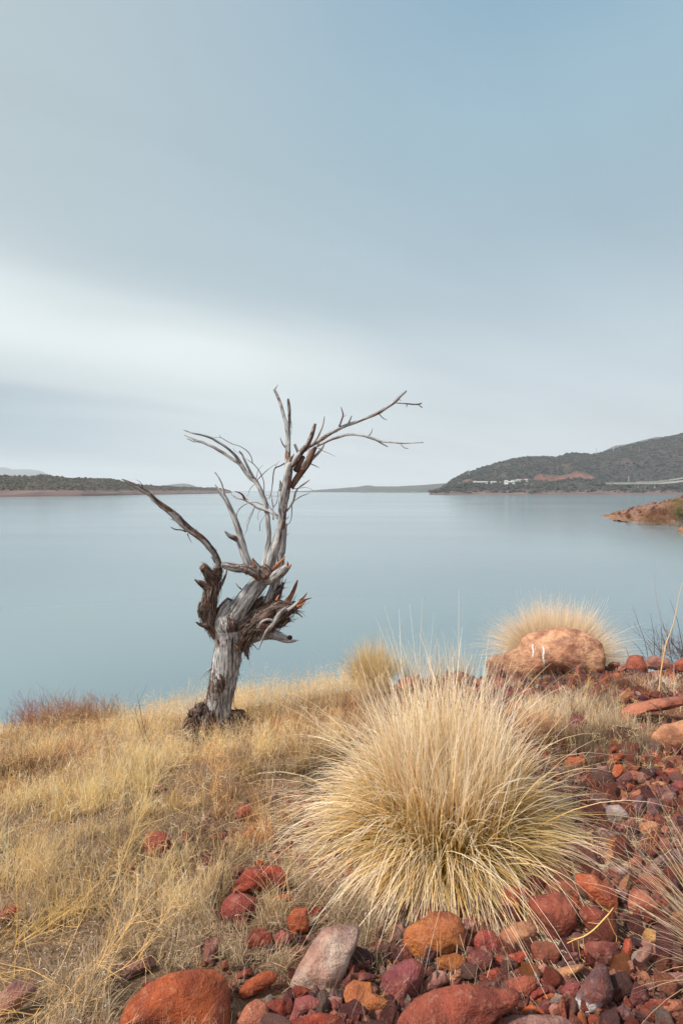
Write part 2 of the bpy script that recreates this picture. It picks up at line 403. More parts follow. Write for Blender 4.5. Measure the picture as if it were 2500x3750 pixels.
def hillfield(name, mat, xs, shore, depth, levels, nx, ns, noise_amp, nscale, cutfn=None, seed=0.0, back=0.35, D0=None):
    """terrain strip: levels = [(s, [(x, y)...]), ...] ridge rows of the photograph at fraction s of the depth"""
    X = np.linspace(xs[0], xs[1], nx); s = np.r_[np.linspace(0, 1, ns), 1 + np.linspace(0.05, back, 8)]
    if D0 is None:
        ysh = interp(X, shore); D0 = -LAKE / ((ysh - HY) / F)
    else: D0 = interp(X, D0)
    W = interp(X, depth)
    Dm = D0[None] + s[:, None] * W[None]
    z = np.zeros_like(Dm); ls = [0.0] + [l[0] for l in levels]
    zl = [np.full(nx, LAKE - 0.6)] + [(HY - interp(X, l[1])) / F * (D0 + l[0] * W) for l in levels]
    for j, sj in enumerate(s):
        if sj >= ls[-1]: z[j] = zl[-1] - (sj - ls[-1]) * W * 0.25; continue
        k = max(i for i in range(len(ls)) if ls[i] <= sj); t = (sj - ls[k]) / (ls[k + 1] - ls[k])
        t = t if k else t ** 0.6
        z[j] = zl[k] * (1 - t) + zl[k + 1] * t
    Xw = (X[None] - 1250) / F * Dm
    env = np.clip((z - LAKE) / 14, 0.02, 1) * np.clip(1.15 - np.abs(s[:, None] - 1) * 0 , 0, 1)
    nz = 1 - 2 * np.abs(fbm(V3(Xw / nscale, Dm / nscale * 0.6, seed), 5, .5))
    fade = np.where(s[:, None] < 1, 1 - 0.75 * np.clip((s[:, None] - .8) / .2, 0, 1), .25)
    z = z + noise_amp * (nz - 0.75) * env * fade
    cut = cutfn(X, s) if cutfn else np.zeros_like(Dm)
    me = make_mesh(name, V3(Xw, Dm, z).reshape(-1, 3), grid_faces(len(s), nx), True, {'cut': ('FLOAT', cut.ravel())})
    o = tag(link(name, me, mat), kind='structure')
    return dict(X=X, s=s, x=Xw, y=Dm, z=z, cut=cut)
BAND = 7.5
olive = (0.075, 0.080, 0.055)
m_right = hill_material('scrub_hillside', (0.024, 0.026, 0.028), (0.05, 0.047, 0.045), (0.075, 0.052, 0.048), ring=(0.11, 0.078, 0.074))
m_left = hill_material('shore_hillside', (0.028, 0.026, 0.022), (0.075, 0.058, 0.045), (0.09, 0.06, 0.052), ring=(0.125, 0.088, 0.085))
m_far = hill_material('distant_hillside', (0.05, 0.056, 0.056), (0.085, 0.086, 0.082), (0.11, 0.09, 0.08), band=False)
# right hill with its lower bluff, road bench and red cutting
ridge = [(1585, 1800), (1612, 1790), (1642, 1768), (1660, 1752), (1720, 1727), (1800, 1703), (1860, 1684), (1930, 1672), (2000, 1672), (2030, 1674), (2060, 1668), (2100, 1655),
         (2140, 1658), (2175, 1664), (2220, 1652), (2300, 1628), (2360, 1615), (2420, 1602), (2500, 1586), (2700, 1560), (3100, 1555), (3600, 1600), (4200, 1640), (4800, 1730), (5300, 1812)]
bluff = [(1575, 1809), (1612, 1801), (1650, 1783), (1700, 1774), (1760, 1775), (1900, 1778), (2000, 1776), (2080, 1762), (2150, 1763), (2200, 1770), (2260, 1782), (2330, 1790), (2420, 1780), (2500, 1776), (3500, 1770), (4800, 1785), (5300, 1813)]
bench = [(1580, 1806), (1645, 1776), (1700, 1768), (1760, 1768), (1850, 1764), (1940, 1760), (2000, 1759), (2170, 1762), (2260, 1772), (2350, 1768), (2500, 1758), (3500, 1750), (4800, 1770), (5300, 1812)]
def cutfn(X, s):
    c = np.zeros((len(s), len(X))); SS = s[:, None]; XX = X[None]
    t = np.clip((XX - 1950) / (2175 - 1950), 0, 1)
    top = 0.42 + 0.085 * np.sin(np.pi * np.clip(t, 0, 1)) ** 0.45
    c = np.where((XX > 1950) & (XX < 2180) & (SS > 0.41) & (SS < top), 1.0, c)
    c = np.where((XX > 1630) & (XX < 1745) & (SS > 0.41) & (SS < 0.47 + .03 * np.sin(XX / 9.)), .55, c)
    c = np.where((XX > 1882) & (XX < 1948) & (SS > 0.40) & (SS < 0.437), .8, c)
    return c
HR = hillfield('hill_across_water', m_right, (1572, 5300), [(1572, 1813), (1640, 1811.5), (2000, 1811), (2300, 1811), (3500, 1811)],
               [(1540, 700), (3500, 900)], [(0.22, bluff), (0.42, bench), (0.58, [(x, (interp(x, ridge) * .62 + interp(x, bench) * .38)) for x in np.linspace(1572, 5300, 110)]), (1.0, ridge)],
               760, 90, 16, 120, cutfn, 3.3)
# faint higher summit behind it
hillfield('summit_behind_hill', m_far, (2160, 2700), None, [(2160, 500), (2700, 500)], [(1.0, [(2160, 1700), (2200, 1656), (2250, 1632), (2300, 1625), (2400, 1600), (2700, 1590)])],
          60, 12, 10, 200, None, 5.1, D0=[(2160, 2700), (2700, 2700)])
# far shore in the middle
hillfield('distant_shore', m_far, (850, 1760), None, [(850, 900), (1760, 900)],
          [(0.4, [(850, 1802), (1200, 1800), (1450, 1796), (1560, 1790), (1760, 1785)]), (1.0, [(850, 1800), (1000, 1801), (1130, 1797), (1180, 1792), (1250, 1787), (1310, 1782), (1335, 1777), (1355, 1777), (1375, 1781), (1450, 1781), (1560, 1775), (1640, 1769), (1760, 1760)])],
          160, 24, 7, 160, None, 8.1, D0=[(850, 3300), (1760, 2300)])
# left headland
lridge = [(-3600, 1822), (-3000, 1790), (-2200, 1752), (-1500, 1730), (-900, 1735), (-300, 1738), (0, 1741), (60, 1743), (110, 1746), (140, 1741), (170, 1738), (215, 1746), (270, 1751), (300, 1752), (350, 1751), (420, 1754), (455, 1764), (500, 1773), (560, 1777), (640, 1782), (700, 1785), (780, 1786), (830, 1792), (850, 1800)]
HL = hillfield('left_headland', m_left, (-3600, 850), [(-3600, 1824), (-900, 1824), (0, 1820), (300, 1817), (500, 1812.5), (700, 1809), (850, 1806)],
               [(-900, 260), (0, 260), (500, 320), (850, 300)], [(0.25, [(x, interp(x, lridge) * .3 + 1803 * .7) for x in np.linspace(-3600, 850, 160)]), (1.0, lridge)], 760, 50, 5.5, 40, None, 1.7)
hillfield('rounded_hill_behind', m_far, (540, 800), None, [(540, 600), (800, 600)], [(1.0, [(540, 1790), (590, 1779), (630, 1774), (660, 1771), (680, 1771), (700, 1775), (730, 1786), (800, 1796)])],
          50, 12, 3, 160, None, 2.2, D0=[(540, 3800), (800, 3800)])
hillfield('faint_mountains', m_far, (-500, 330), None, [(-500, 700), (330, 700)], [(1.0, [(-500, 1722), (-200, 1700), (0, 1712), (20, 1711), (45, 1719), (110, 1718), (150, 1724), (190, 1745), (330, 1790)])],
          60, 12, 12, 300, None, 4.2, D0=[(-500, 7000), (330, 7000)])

# scrub on the hillsides (uncountable)
def scrub(name, H, n, size, smin, cols, seed, mat):
    r = np.random.default_rng(seed); b = Bag(); ny, nx = H['x'].shape
    i = (r.random(n) ** 0.8 * (ny - 10)).astype(int); j = (r.random(n) * (nx - 2)).astype(int)
    ok = (H['z'][i, j] > LAKE + smin) & (H['cut'][i, j] < 0.4) & (H['X'][j] > -900) & (H['X'][j] < 3300)
    i = i[ok]; j = j[ok]; fx = r.random(len(i)); fy = r.random(len(i))
    c = np.stack([H[k][i, j] * (1 - fx) * (1 - fy) + H[k][i, j + 1] * fx * (1 - fy) + H[k][i + 1, j] * (1 - fx) * fy + H[k][i + 1, j + 1] * fx * fy for k in 'xyz'], -1)
    n = len(c); oc = np.array([[1, 0, 0], [0, 1, 0], [-1, 0, 0], [0, -1, 0], [0, 0, 1.0], [.6, .6, .55], [-.6, .6, .6], [-.6, -.6, .5], [.6, -.6, .6], [0, 0, -.5]])
    tri = np.array([[0, 5, 9], [1, 5, 9], [1, 6, 9], [2, 6, 9], [2, 7, 9], [3, 7, 9], [3, 8, 9], [0, 8, 9], [4, 5, 0], [4, 5, 1], [4, 6, 1], [4, 6, 2], [4, 7, 2], [4, 7, 3], [4, 8, 3], [4, 8, 0]])
    sz = size * (0.35 + r.random(n) ** 2.2 * 1.1)
    v = c[:, None, :] + oc[None] * (0.6 + 0.7 * r.random((n, 10, 1))) * sz[:, None, None]
    f = (tri[None] + (np.arange(n) * 10)[:, None, None]).reshape(-1, 3)
    cc = np.array(cols)[r.integers(0, len(cols), n)] * (0.7 + 0.6 * r.random((n, 1)))
    b.add(v, f, tint=np.repeat(cc, 10, 0))
    return tag(link(name, b.mesh(name, False), mat), kind='stuff', label=None)
def tint_material(name, rough=0.85, trans=0.0, spec=0.2, var=0.0):
    m, g = material(name); at = g.n('ShaderNodeAttribute', attribute_name='tint'); c = at.outputs['Color']
    if var:
        geo = g.n('ShaderNodeNewGeometry')
        f = g.noise(geo.outputs['Position'], var, 4, .6); c = g.mix(g.rng(f, .3, .7), g.mix(0.45, c, (0.03, 0.02, 0.015)), c)
    p = principled(g, c, rough, None, spec)
    if trans:
        tr = g.n('ShaderNodeBsdfTranslucent'); g.set(tr.inputs[0], c)
        mx = g.n('ShaderNodeMixShader'); mx.inputs[0].default_value = trans
        g.t.links.new(p, mx.inputs[1]); g.t.links.new(tr.outputs[0], mx.inputs[2]); p = mx.outputs[0]
    out_surface(g, p); return m
m_scrub = tint_material('scrub_foliage', 0.9)
o = scrub('hillside_scrub', HR, 32000, 4.2, 3, [(0.022, 0.024, 0.023), (0.028, 0.029, 0.028), (0.034, 0.034, 0.032), (0.042, 0.038, 0.035)], 3, m_scrub)
o['label'] = 'dark grey-green desert scrub covering the hill across the lake'; o['category'] = 'scrub'
o = scrub('headland_scrub', HL, 20000, 2.4, 8, [(0.03, 0.031, 0.02), (0.05, 0.046, 0.03), (0.08, 0.064, 0.042)], 5, m_scrub)
o['label'] = 'olive scrub covering the low headland on the left shore'; o['category'] = 'scrub'

# ---- small things on the far shore
def plain(name, c, rough=0.7, n=0.0, nscale=2.0, spec=0.3):
    m, g = material(name); geo = g.n('ShaderNodeTexCoord'); p = geo.outputs['Object']
    f = g.noise(p, nscale, 5, .6); col = g.mix(g.rng(f, .3, .7), tuple(x * (1 - n) for x in c), tuple(min(1, x * (1 + n)) for x in c))
    out_surface(g, principled(g, col, rough, g.bump(f, 0.01), spec)); return m
m_conc = plain('pale_concrete', (0.30, 0.305, 0.295), .8, .12, .3); m_white = plain('white_paint', (0.55, 0.57, 0.57), .6, .06, .5)
m_roof = plain('grey_roof', (0.36, 0.37, 0.38), .7, .15, .4); m_dark = plain('dark_glass', (0.05, 0.06, 0.07), .3, .1); m_steel = plain('galvanised_steel', (0.35, 0.36, 0.37), .5, .1)
m_blue = plain('blue_canopy', (0.10, 0.25, 0.45), .6, .1)
def hillz(x, D):
    i = np.argmin(np.abs(HR['y'][:, 0] - D)); col = np.interp(x, HR['X'], np.arange(len(HR['X'])))
    j = int(col); s_ = np.interp(D, HR['y'][:, j], HR['z'][:, j]); return float(s_)
# bridge: two viaduct decks
def bridge(name, px, dz_, label, thick, piers, group=None):
    pts = [P(x, y, Y) for x, y, Y in px]; c = pts[0]
    r = empty(name, tuple(c), label, 'bridge')
    b = Bag(); rl = Bag()
    for p, q in zip(pts[:-1], pts[1:]):
        d = nrm(q - p); sd = np.array([-d[1], d[0], 0]); sd /= np.linalg.norm(sd)
        for wd, z0, z1, bg in ((5.5, -thick, 0, b), (5.9, -.25, .0, b)):
            v = np.array([e + sd * k * wd + np.array([0, 0, h]) for e in (p - d * .02, q + d * .02) for k in (-1, 1) for h in ((z0, z1) if wd < 5.8 else (0.004, .45))]) - c
            bg.add(v, BOXF)
        for k in (-5.4, 5.4):
            v, f = strut(p + sd * k + [0, 0, 1.15] - c, q + sd * k + [0, 0, 1.15] - c, .3); rl.add(v, f)
            L = np.linalg.norm(q - p)
            for t in np.arange(0, 1, 6 / L):
                e = p * (1 - t) + q * t + sd * k - c; v, f = strut(e + [0, 0, .45], e + [0, 0, 1.1], .22); rl.add(v, f)
    link('deck', b.mesh('deck', False), m_conc, r); link('railing', rl.mesh('railing', False), m_steel, r)
    for x, yb in piers:
        Y = float(np.interp(x, [q[0] for q in px], [q[2] for q in px])); yt = float(np.interp(x, [q[0] for q in px], [q[1] for q in px]))
        top = P(x, yt, Y); bot = P(x, yb, Y); pb = Bag()
        h = top[2] - thick + .05 - bot[2]
        v, f = box([top[0], top[1], bot[2] + h / 2 - 2], (3.2, 2.4, h + 4)); pb.add(v - c, f)
        v, f = box([top[0], top[1], top[2] - thick - .6], (4.0, 8.5, 1.3)); pb.add(v - c, f)
        link('pier', pb.mesh('pier', False), m_conc, r)
bridge('viaduct', [(2172, 1769, 1330), (2240, 1769, 1320), (2330, 1769, 1300), (2420, 1768, 1280), (2460, 1765, 1262), (2500, 1760.5, 1245), (2580, 1752, 1215)], 0,
       'long pale concrete road bridge on piers at the foot of the right hill', 2.6, [(2228, 1788), (2266, 1782), (2333, 1788), (2363, 1796), (2395, 1790), (2530, 1800)])
bridge('upper_viaduct', [(2330, 1765.5, 1480), (2400, 1763, 1470), (2450, 1758, 1460), (2500, 1750, 1440), (2600, 1738, 1420)], 0,
       'thin upper road bridge deck climbing right behind the longer bridge', 2.0, [(2362, 1772), (2420, 1770), (2480, 1768)])
# houses of the settlement by the cutting
def house(x, y, D, w_, h, d, label, roofc=m_roof, wallc=m_white, flat=False, cat='building', wins=3):
    c = P(x, y, D); c[2] = P(x, y, D)[2]; r = empty('building', tuple(c), label, cat)
    b = Bag(); v, f = box([0, 0, h / 2 - 2], (w_, d, h + 4)); b.add(v, f); link('wall', b.mesh('wall', False), wallc, r)
    rb = Bag()
    if flat:
        v, f = box([0, 0, h + .3], (w_ + 1.2, d + 1.2, .6)); rb.add(v, f)
    else:
        hw, hd, o_ = w_ / 2 + .6, d / 2 + .6, h - .1
        v = np.array([[-hw, -hd, o_], [hw, -hd, o_], [hw, hd, o_], [-hw, hd, o_], [-hw, 0, o_ + d * .22], [hw, 0, o_ + d * .22]])
        rb.add(v, [[0, 1, 5, 4], [2, 3, 4, 5], [3, 2, 1, 0], [0, 4, 4, 3], [1, 2, 2, 5]])
    link('roof', rb.mesh('roof', False), roofc, r)
    for k in range(wins):
        xx = (k + .5) / wins * w_ - w_ / 2; wb = Bag(); v, f = box([xx, -d / 2 - .03, h * .55], (w_ / wins * .45, .12, h * .36)); wb.add(v, f)
        link('window', wb.mesh('window', False), m_dark, r)
for a in [(1758, 1770.5, 1380, 34, 3.2, 9, 'long low grey-roofed shed at the left end of the settlement under the hill'),
          (1812, 1771, 1370, 22, 3.4, 9, 'low white building just right of the long shed on the far shore'),
          (1852, 1768.5, 1360, 7, 4.8, 8, 'tall narrow white building in the middle of the far settlement'),
          (1868, 1771.5, 1350, 18, 4.0, 10, 'largest pale block of the far settlement beside the orange bank'),
          (1877, 1766, 1390, 8, 4.2, 7, 'small white house above the pale block of the far settlement'),
          (1848, 1777, 1320, 42, 1.8, 14, 'wide low white shelter below the far settlement'),
          (1897, 1763, 1420, 11, 3.4, 8, 'left one of two white cabins above the orange bank'),
          (1920, 1762.5, 1420, 13, 3.6, 8, 'right one of two white cabins above the orange bank'),
          (1934, 1775.5, 1340, 18, 2.0, 9, 'low white building below the right end of the orange bank')]:
    house(*a[:6], a[6], wins=2 if a[3] < 12 else 4, flat=a[4] < 2.5)
house(2318, 1808.5, 1215, 19, 1.6, 6, 'pale boat ramp shelter at the waterline below the bridge', flat=True, wallc=m_conc, cat='shelter', wins=2)
# marina: covered docks and boats
D_M = 2050; HM = LAKE
def at_water(x, D): return np.array([(x - 1250) / F * D, D, LAKE])
for k, (x0, x1) in enumerate([(1310, 1372), (1388, 1412), (1414, 1448), (1470, 1502), (1506, 1532)]):
    a = at_water(x0, D_M + 15); bq = at_water(x1, D_M + 15); c = (a + bq) / 2; L = bq[0] - a[0]
    r = empty('covered_dock', tuple(c), ['longest covered boat dock, leftmost in the distant marina', 'short covered dock second from the left in the distant marina', 'covered dock in the middle of the distant marina',
                                         'covered dock fourth from the left in the distant marina', 'covered dock at the right end of the distant marina'][k], 'dock', 'covered docks in the marina')
    b = Bag(); v, f = box([0, 0, 6.2], (L, 16, .5)); b.add(v, f); link('roof', b.mesh('roof', False), m_white if k != 3 else m_roof, r)
    b = Bag(); v, f = box([0, 0, .5], (L, 14, .7)); b.add(v, f); link('pontoon', b.mesh('pontoon', False), m_steel, r)
    b = Bag()
    for t in np.linspace(-.48, .48, max(4, int(L / 8))):
        for q in (-6.5, 6.5): v, f = strut([t * L, q, .8], [t * L, q, 6.0], .35); b.add(v, f)
    o = link('post', b.mesh('post', False), m_steel, r); o['kind'] = 'stuff'
def boat(x, D, L, label, cabin=True):
    c = at_water(x, D); r = empty('moored_boat', tuple(c), label, 'boat', 'boats moored in the marina')
    hw = L * .16; st = np.array([[-.5, 1, 0], [.2, 1, 0], [.5, 0, .25], [.2, -1, 0], [-.5, -1, 0]])
    top = np.c_[st[:, 0] * L, st[:, 1] * hw, 1.1 + st[:, 2] * L * .12]; bot = np.c_[st[:, 0] * L * .9, st[:, 1] * hw * .7, np.full(5, -.3)]
    v = np.vstack([top, bot]); b = Bag(); f = [[i, (i + 1) % 5, (i + 1) % 5 + 5, i + 5] for i in range(5)] + [[0, 1, 3, 4], [1, 2, 2, 3]]
    b.add(v, f); link('hull', b.mesh('hull', False), m_white, r)
    b = Bag(); v, f = box([-L * .08, 0, 2.0], (L * .45, hw * 1.3, 1.8)); b.add(v, f); v, f = box([-L * .08, 0, 3.05], (L * .52, hw * 1.5, .25)); b.add(v, f)
    link('cabin', b.mesh('cabin', False), m_white, r); b = Bag(); v, f = box([-L * .08, 0, 2.15], (L * .455, hw * 1.33, .7)); b.add(v, f); link('window', b.mesh('window', False), m_dark, r)
bl = ['white houseboat at the left end of the marina docks', 'white boat below the long covered dock', 'white boat just left of the big white houseboat', 'biggest white houseboat in the distant marina',
      'white boat right of the big houseboat', 'small white boat below the middle dock', 'white houseboat between the middle docks', 'small boat in front of the fourth dock', 'white boat near the right end of the marina', 'last small boat at the right end of the marina']
for k, (x, L) in enumerate([(1322, 14), (1352, 12), (1398, 12), (1407, 20), (1438, 12), (1452, 15), (1463, 17), (1487, 12), (1513, 13), (1528, 15)]):
    boat(x, D_M - 12 - (k % 3) * 6, L, bl[k])
# lattice pylons on the slopes
def pylon(x, yb, D, h, label):
    c = P(x, yb, D); b = Bag()
    for k in range(4):
        a = np.array([(-1) ** k, (-1) ** (k // 2), 0]) * 2.2
        v, f = strut(a, [0, 0, h], .35); b.add(v, f)
    for q in (.35, .6, .85): v, f = strut([-2.2 * (1 - q), -2.2 * (1 - q), h * q], [2.2 * (1 - q), 2.2 * (1 - q), h * q], .25); b.add(v, f)
    for q, w_ in ((.75, 5), (.9, 4)): v, f = strut([-w_, 0, h * q], [w_, 0, h * q], .3); b.add(v, f)
    o = link('pylon', b.mesh('pylon', False), m_steel, loc=tuple(c)); tag(o, label, 'pylon')
pylon(1716, 1744, 1650, 22, 'thin steel pylon on the left shoulder of the right hill')
pylon(2182, 1664, 1890, 22, 'thin steel pylon on the skyline dip of the right hill')
pylon(2243, 1655, 1890, 20, 'thin steel pylon on the skyline of the hill above the bridge')
pylon(2300, 1772, 1420, 20, 'steel pylon on the slope behind the bridge')
# ---- rocky point on the right shore
m_point, g = material('point_ground'); geo = g.n('ShaderNodeNewGeometry'); p = geo.outputs['Position']
a = g.noise(p, .12, 4, .6); b = g.noise(p, 1.1, 6, .7)
colr = g.ramp(b, [(.3, (.08, .045, .035)), (.48, (.19, .105, .07)), (.6, (.27, .155, .10)), (.75, (.24, .18, .145))])
colr = g.mix(g.rng(a, .45, .65), colr, (.20, .11, .06))
out_surface(g, principled(g, colr, .95, g.bump(b, .5), .15))
def poly_sd(x, y, poly):
    poly = np.asarray(poly, float); d = np.full(x.shape, 1e9); ins = np.zeros(x.shape, bool)
    for (x0, y0), (x1, y1) in zip(poly, np.roll(poly, -1, 0)):
        ex, ey = x1 - x0, y1 - y0; t = np.clip(((x - x0) * ex + (y - y0) * ey) / (ex * ex + ey * ey + 1e-12), 0, 1)
        d = np.minimum(d, np.hypot(x - x0 - t * ex, y - y0 - t * ey))
        c = ((y0 > y) != (y1 > y)) & (x < ex * (y - y0) / (ey + 1e-12) + x0); ins ^= c
    return np.where(ins, d, -d)
def sh(x, y): D = -LAKE / ((y - HY) / F); return ((x - 1250) / F * D, D)
sp = [sh(2186, 1890), sh(2215, 1893), sh(2248, 1895), sh(2222, 1903), sh(2262, 1912), sh(2290, 1914), sh(2330, 1910), sh(2400, 1916), sh(2440, 1921), sh(2475, 1922), sh(2500, 1921),
      (130, 128), (200, 110), (260, 150), (240, 250), (170, 240), (125, 215), (100, 195)]
xs = np.linspace(72, 200, 260); ys = np.linspace(100, 250, 240); PX, PY = np.meshgrid(xs, ys)
sd = poly_sd(PX, PY, sp) + 2.0 * fbm(V3(PX * .22, PY * .22, 2.0), 4)
prof = np.interp(PX, [80, 88, 96, 104, 115, 140], [1.6, 3.2, 4.6, 5.8, 7.6, 10])
hh = np.where(sd > 0, prof * (1 - np.exp(-np.maximum(sd, 0) / 8)), sd * .25)
tongue = np.hypot((PX - 78.5) / 7, (PY - 150) / 5)
hh = hh + np.where(sd > 0, .5 * fbm(V3(PX * .8, PY * .8, 5.), 4), 0)
PZ = np.maximum(LAKE + hh, LAKE - 3)
me = make_mesh('rocky_point', V3(PX, PY, PZ).reshape(-1, 3), grid_faces(*PX.shape), True)
tag(link('rocky_point', me, m_point), kind='structure')
def pointz(X, Y):
    i = np.clip(np.searchsorted(ys, Y), 0, len(ys) - 1); j = np.clip(np.searchsorted(xs, X), 0, len(xs) - 1); return PZ[i, j]
# nearer red spit, right edge
sp2 = [sh(2470, 1940), sh(2490, 1953), sh(2560, 1975), (150, 85), (150, 112), (110, 118), sh(2500, 1931)]
xs2 = np.linspace(60, 130, 120); ys2 = np.linspace(75, 130, 100); QX, QY = np.meshgrid(xs2, ys2)
sd2 = poly_sd(QX, QY, sp2) + 1.0 * fbm(V3(QX * .3, QY * .3, 3.0), 4)
QZ = np.where(sd2 > 0, 3.0 * (1 - np.exp(-np.maximum(sd2, 0) / 5)) + .5 * fbm(V3(QX, QY, 1.), 3), np.maximum(sd2 * .25, -3)) + LAKE
tag(link('red_spit', make_mesh('red_spit', V3(QX, QY, QZ).reshape(-1, 3), grid_faces(*QX.shape), True), m_point), kind='structure')

# ================================================================== ROCKS
def sandstone(name, use_tint=False):
    m, g = material(name); tcn = g.n('ShaderNodeTexCoord')
    if use_tint:
        at = g.n('ShaderNodeAttribute', attribute_name='tint'); base = at.outputs['Color']; pos = g.n('ShaderNodeNewGeometry').outputs['Position']; bloom = 0.0; rnd = 0.5
    else:
        oi = g.n('ShaderNodeObjectInfo'); base = oi.outputs['Color']; bloom = g.m('SUBTRACT', 1.0, oi.outputs['Alpha']); rnd = oi.outputs['Random']
        off = g.vm('SCALE', (7.0, 13.0, 5.0)); 
        sc = off.node; g.set(sc.inputs['Scale'], rnd); pos = g.vm('ADD', tcn.outputs['Object'], off)
    a = g.noise(pos, 9, 4, .55, .6); b = g.noise(pos, 34, 6, .68); c = g.noise(pos, 160, 4, .65)
    lay = g.noise(g.scale(pos, (4, 4, 22)), 1.0, 4, .6, .8)
    dark = g.mix(1.0, base, (0.52, 0.44, 0.50), 'MULTIPLY'); light = g.mix(0.34, base, (0.66, 0.46, 0.36))
    base0 = base; base = g.mix(g.m('MULTIPLY', g.rng(g.noise(pos, 4.5, 5, .6, 1.0), .46, .60), .5), base, (.30, .085, .05)); dark = g.mix(1.0, base, (0.50, 0.42, 0.46), 'MULTIPLY')
    col = g.mix(g.rng(a, .34, .62), dark, base)
    col = g.mix(g.m('MULTIPLY', g.rng(b, .52, .72), .55), col, light)
    col = g.mix(g.m('MULTIPLY', g.rng(lay, .56, .70), .38), col, dark)
    col = g.mix(g.m('MULTIPLY', g.rng(b, .44, .30), .55), col, g.mix(1.0, base, (.35, .28, .32), 'MULTIPLY'))
    col = g.mix(g.m('MULTIPLY', g.rng(c, .60, .72), .28), col, (.62, .5, .42))
    col = g.mix(g.m('MULTIPLY', g.rng(c, .42, .32), .45), col, (.05, .025, .02))
    if not use_tint:
        sep = g.n('ShaderNodeSeparateXYZ'); g.t.links.new(tcn.outputs['Generated'], sep.inputs[0])
        bl = g.m('MULTIPLY', g.m('MULTIPLY', bloom, g.rng(g.m('ADD', sep.outputs[2], g.m('MULTIPLY', g.m('SUBTRACT', a, .5), .9)), .46, .22)), g.rng(b, .40, .58))
        col = g.mix(bl, col, (.62, .60, .62))
    h = g.m('ADD', g.m('MULTIPLY', b, 1.0), g.m('MULTIPLY', c, .35))
    h = g.m('ADD', g.m('ADD', h, g.m('MULTIPLY', lay, .7)), g.m('MULTIPLY', g.noise(pos, 14, 5, .6), 1.6))
    rgh = g.m('ADD', .48, g.m('MULTIPLY', b, .35))
    out_surface(g, principled(g, col, rgh, g.bump(h, .018, 1.0), .38)); return m
m_rock = sandstone('sandstone'); m_gravel = sandstone('gravel_stone', True)
import bmesh
_ico = {}
def ico(sub):
    if sub not in _ico:
        bm = bmesh.new(); bmesh.ops.create_icosphere(bm, subdivisions=sub, radius=1.0)
        _ico[sub] = (np.array([v.co[:] for v in bm.verts]), np.array([[v.index for v in f.verts] for f in bm.faces])); bm.free()
    return _ico[sub]
COL = dict(red=(.36, .055, .026), orange=(.46, .10, .027), ochre=(.46, .155, .035), maroon=(.15, .036, .034), purple=(.13, .062, .068), mauve=(.28, .15, .13), grey=(.34, .25, .215),
           pink=(.42, .20, .165), tan=(.47, .23, .12), cream=(.58, .42, .31), salmon=(.47, .17, .10), yellow=(.60, .36, .12), brown=(.24, .075, .040), brick=(.30, .066, .038), crimson=(.30, .045, .040), wine=(.22, .05, .06))
COL = {k: tuple(np.array(c) * (.84 if k in ('red', 'orange', 'ochre', 'brick', 'salmon', 'crimson') else .92)) for k, c in COL.items()}
CROP = dict(A=(1250, 2750, .7972), B=(0, 2750, .7972), C=(1250, 2050, .7972), E=(2000, 2500, .3189), F=(2000, 3100, .3189), G=(1400, 3200, .3827))
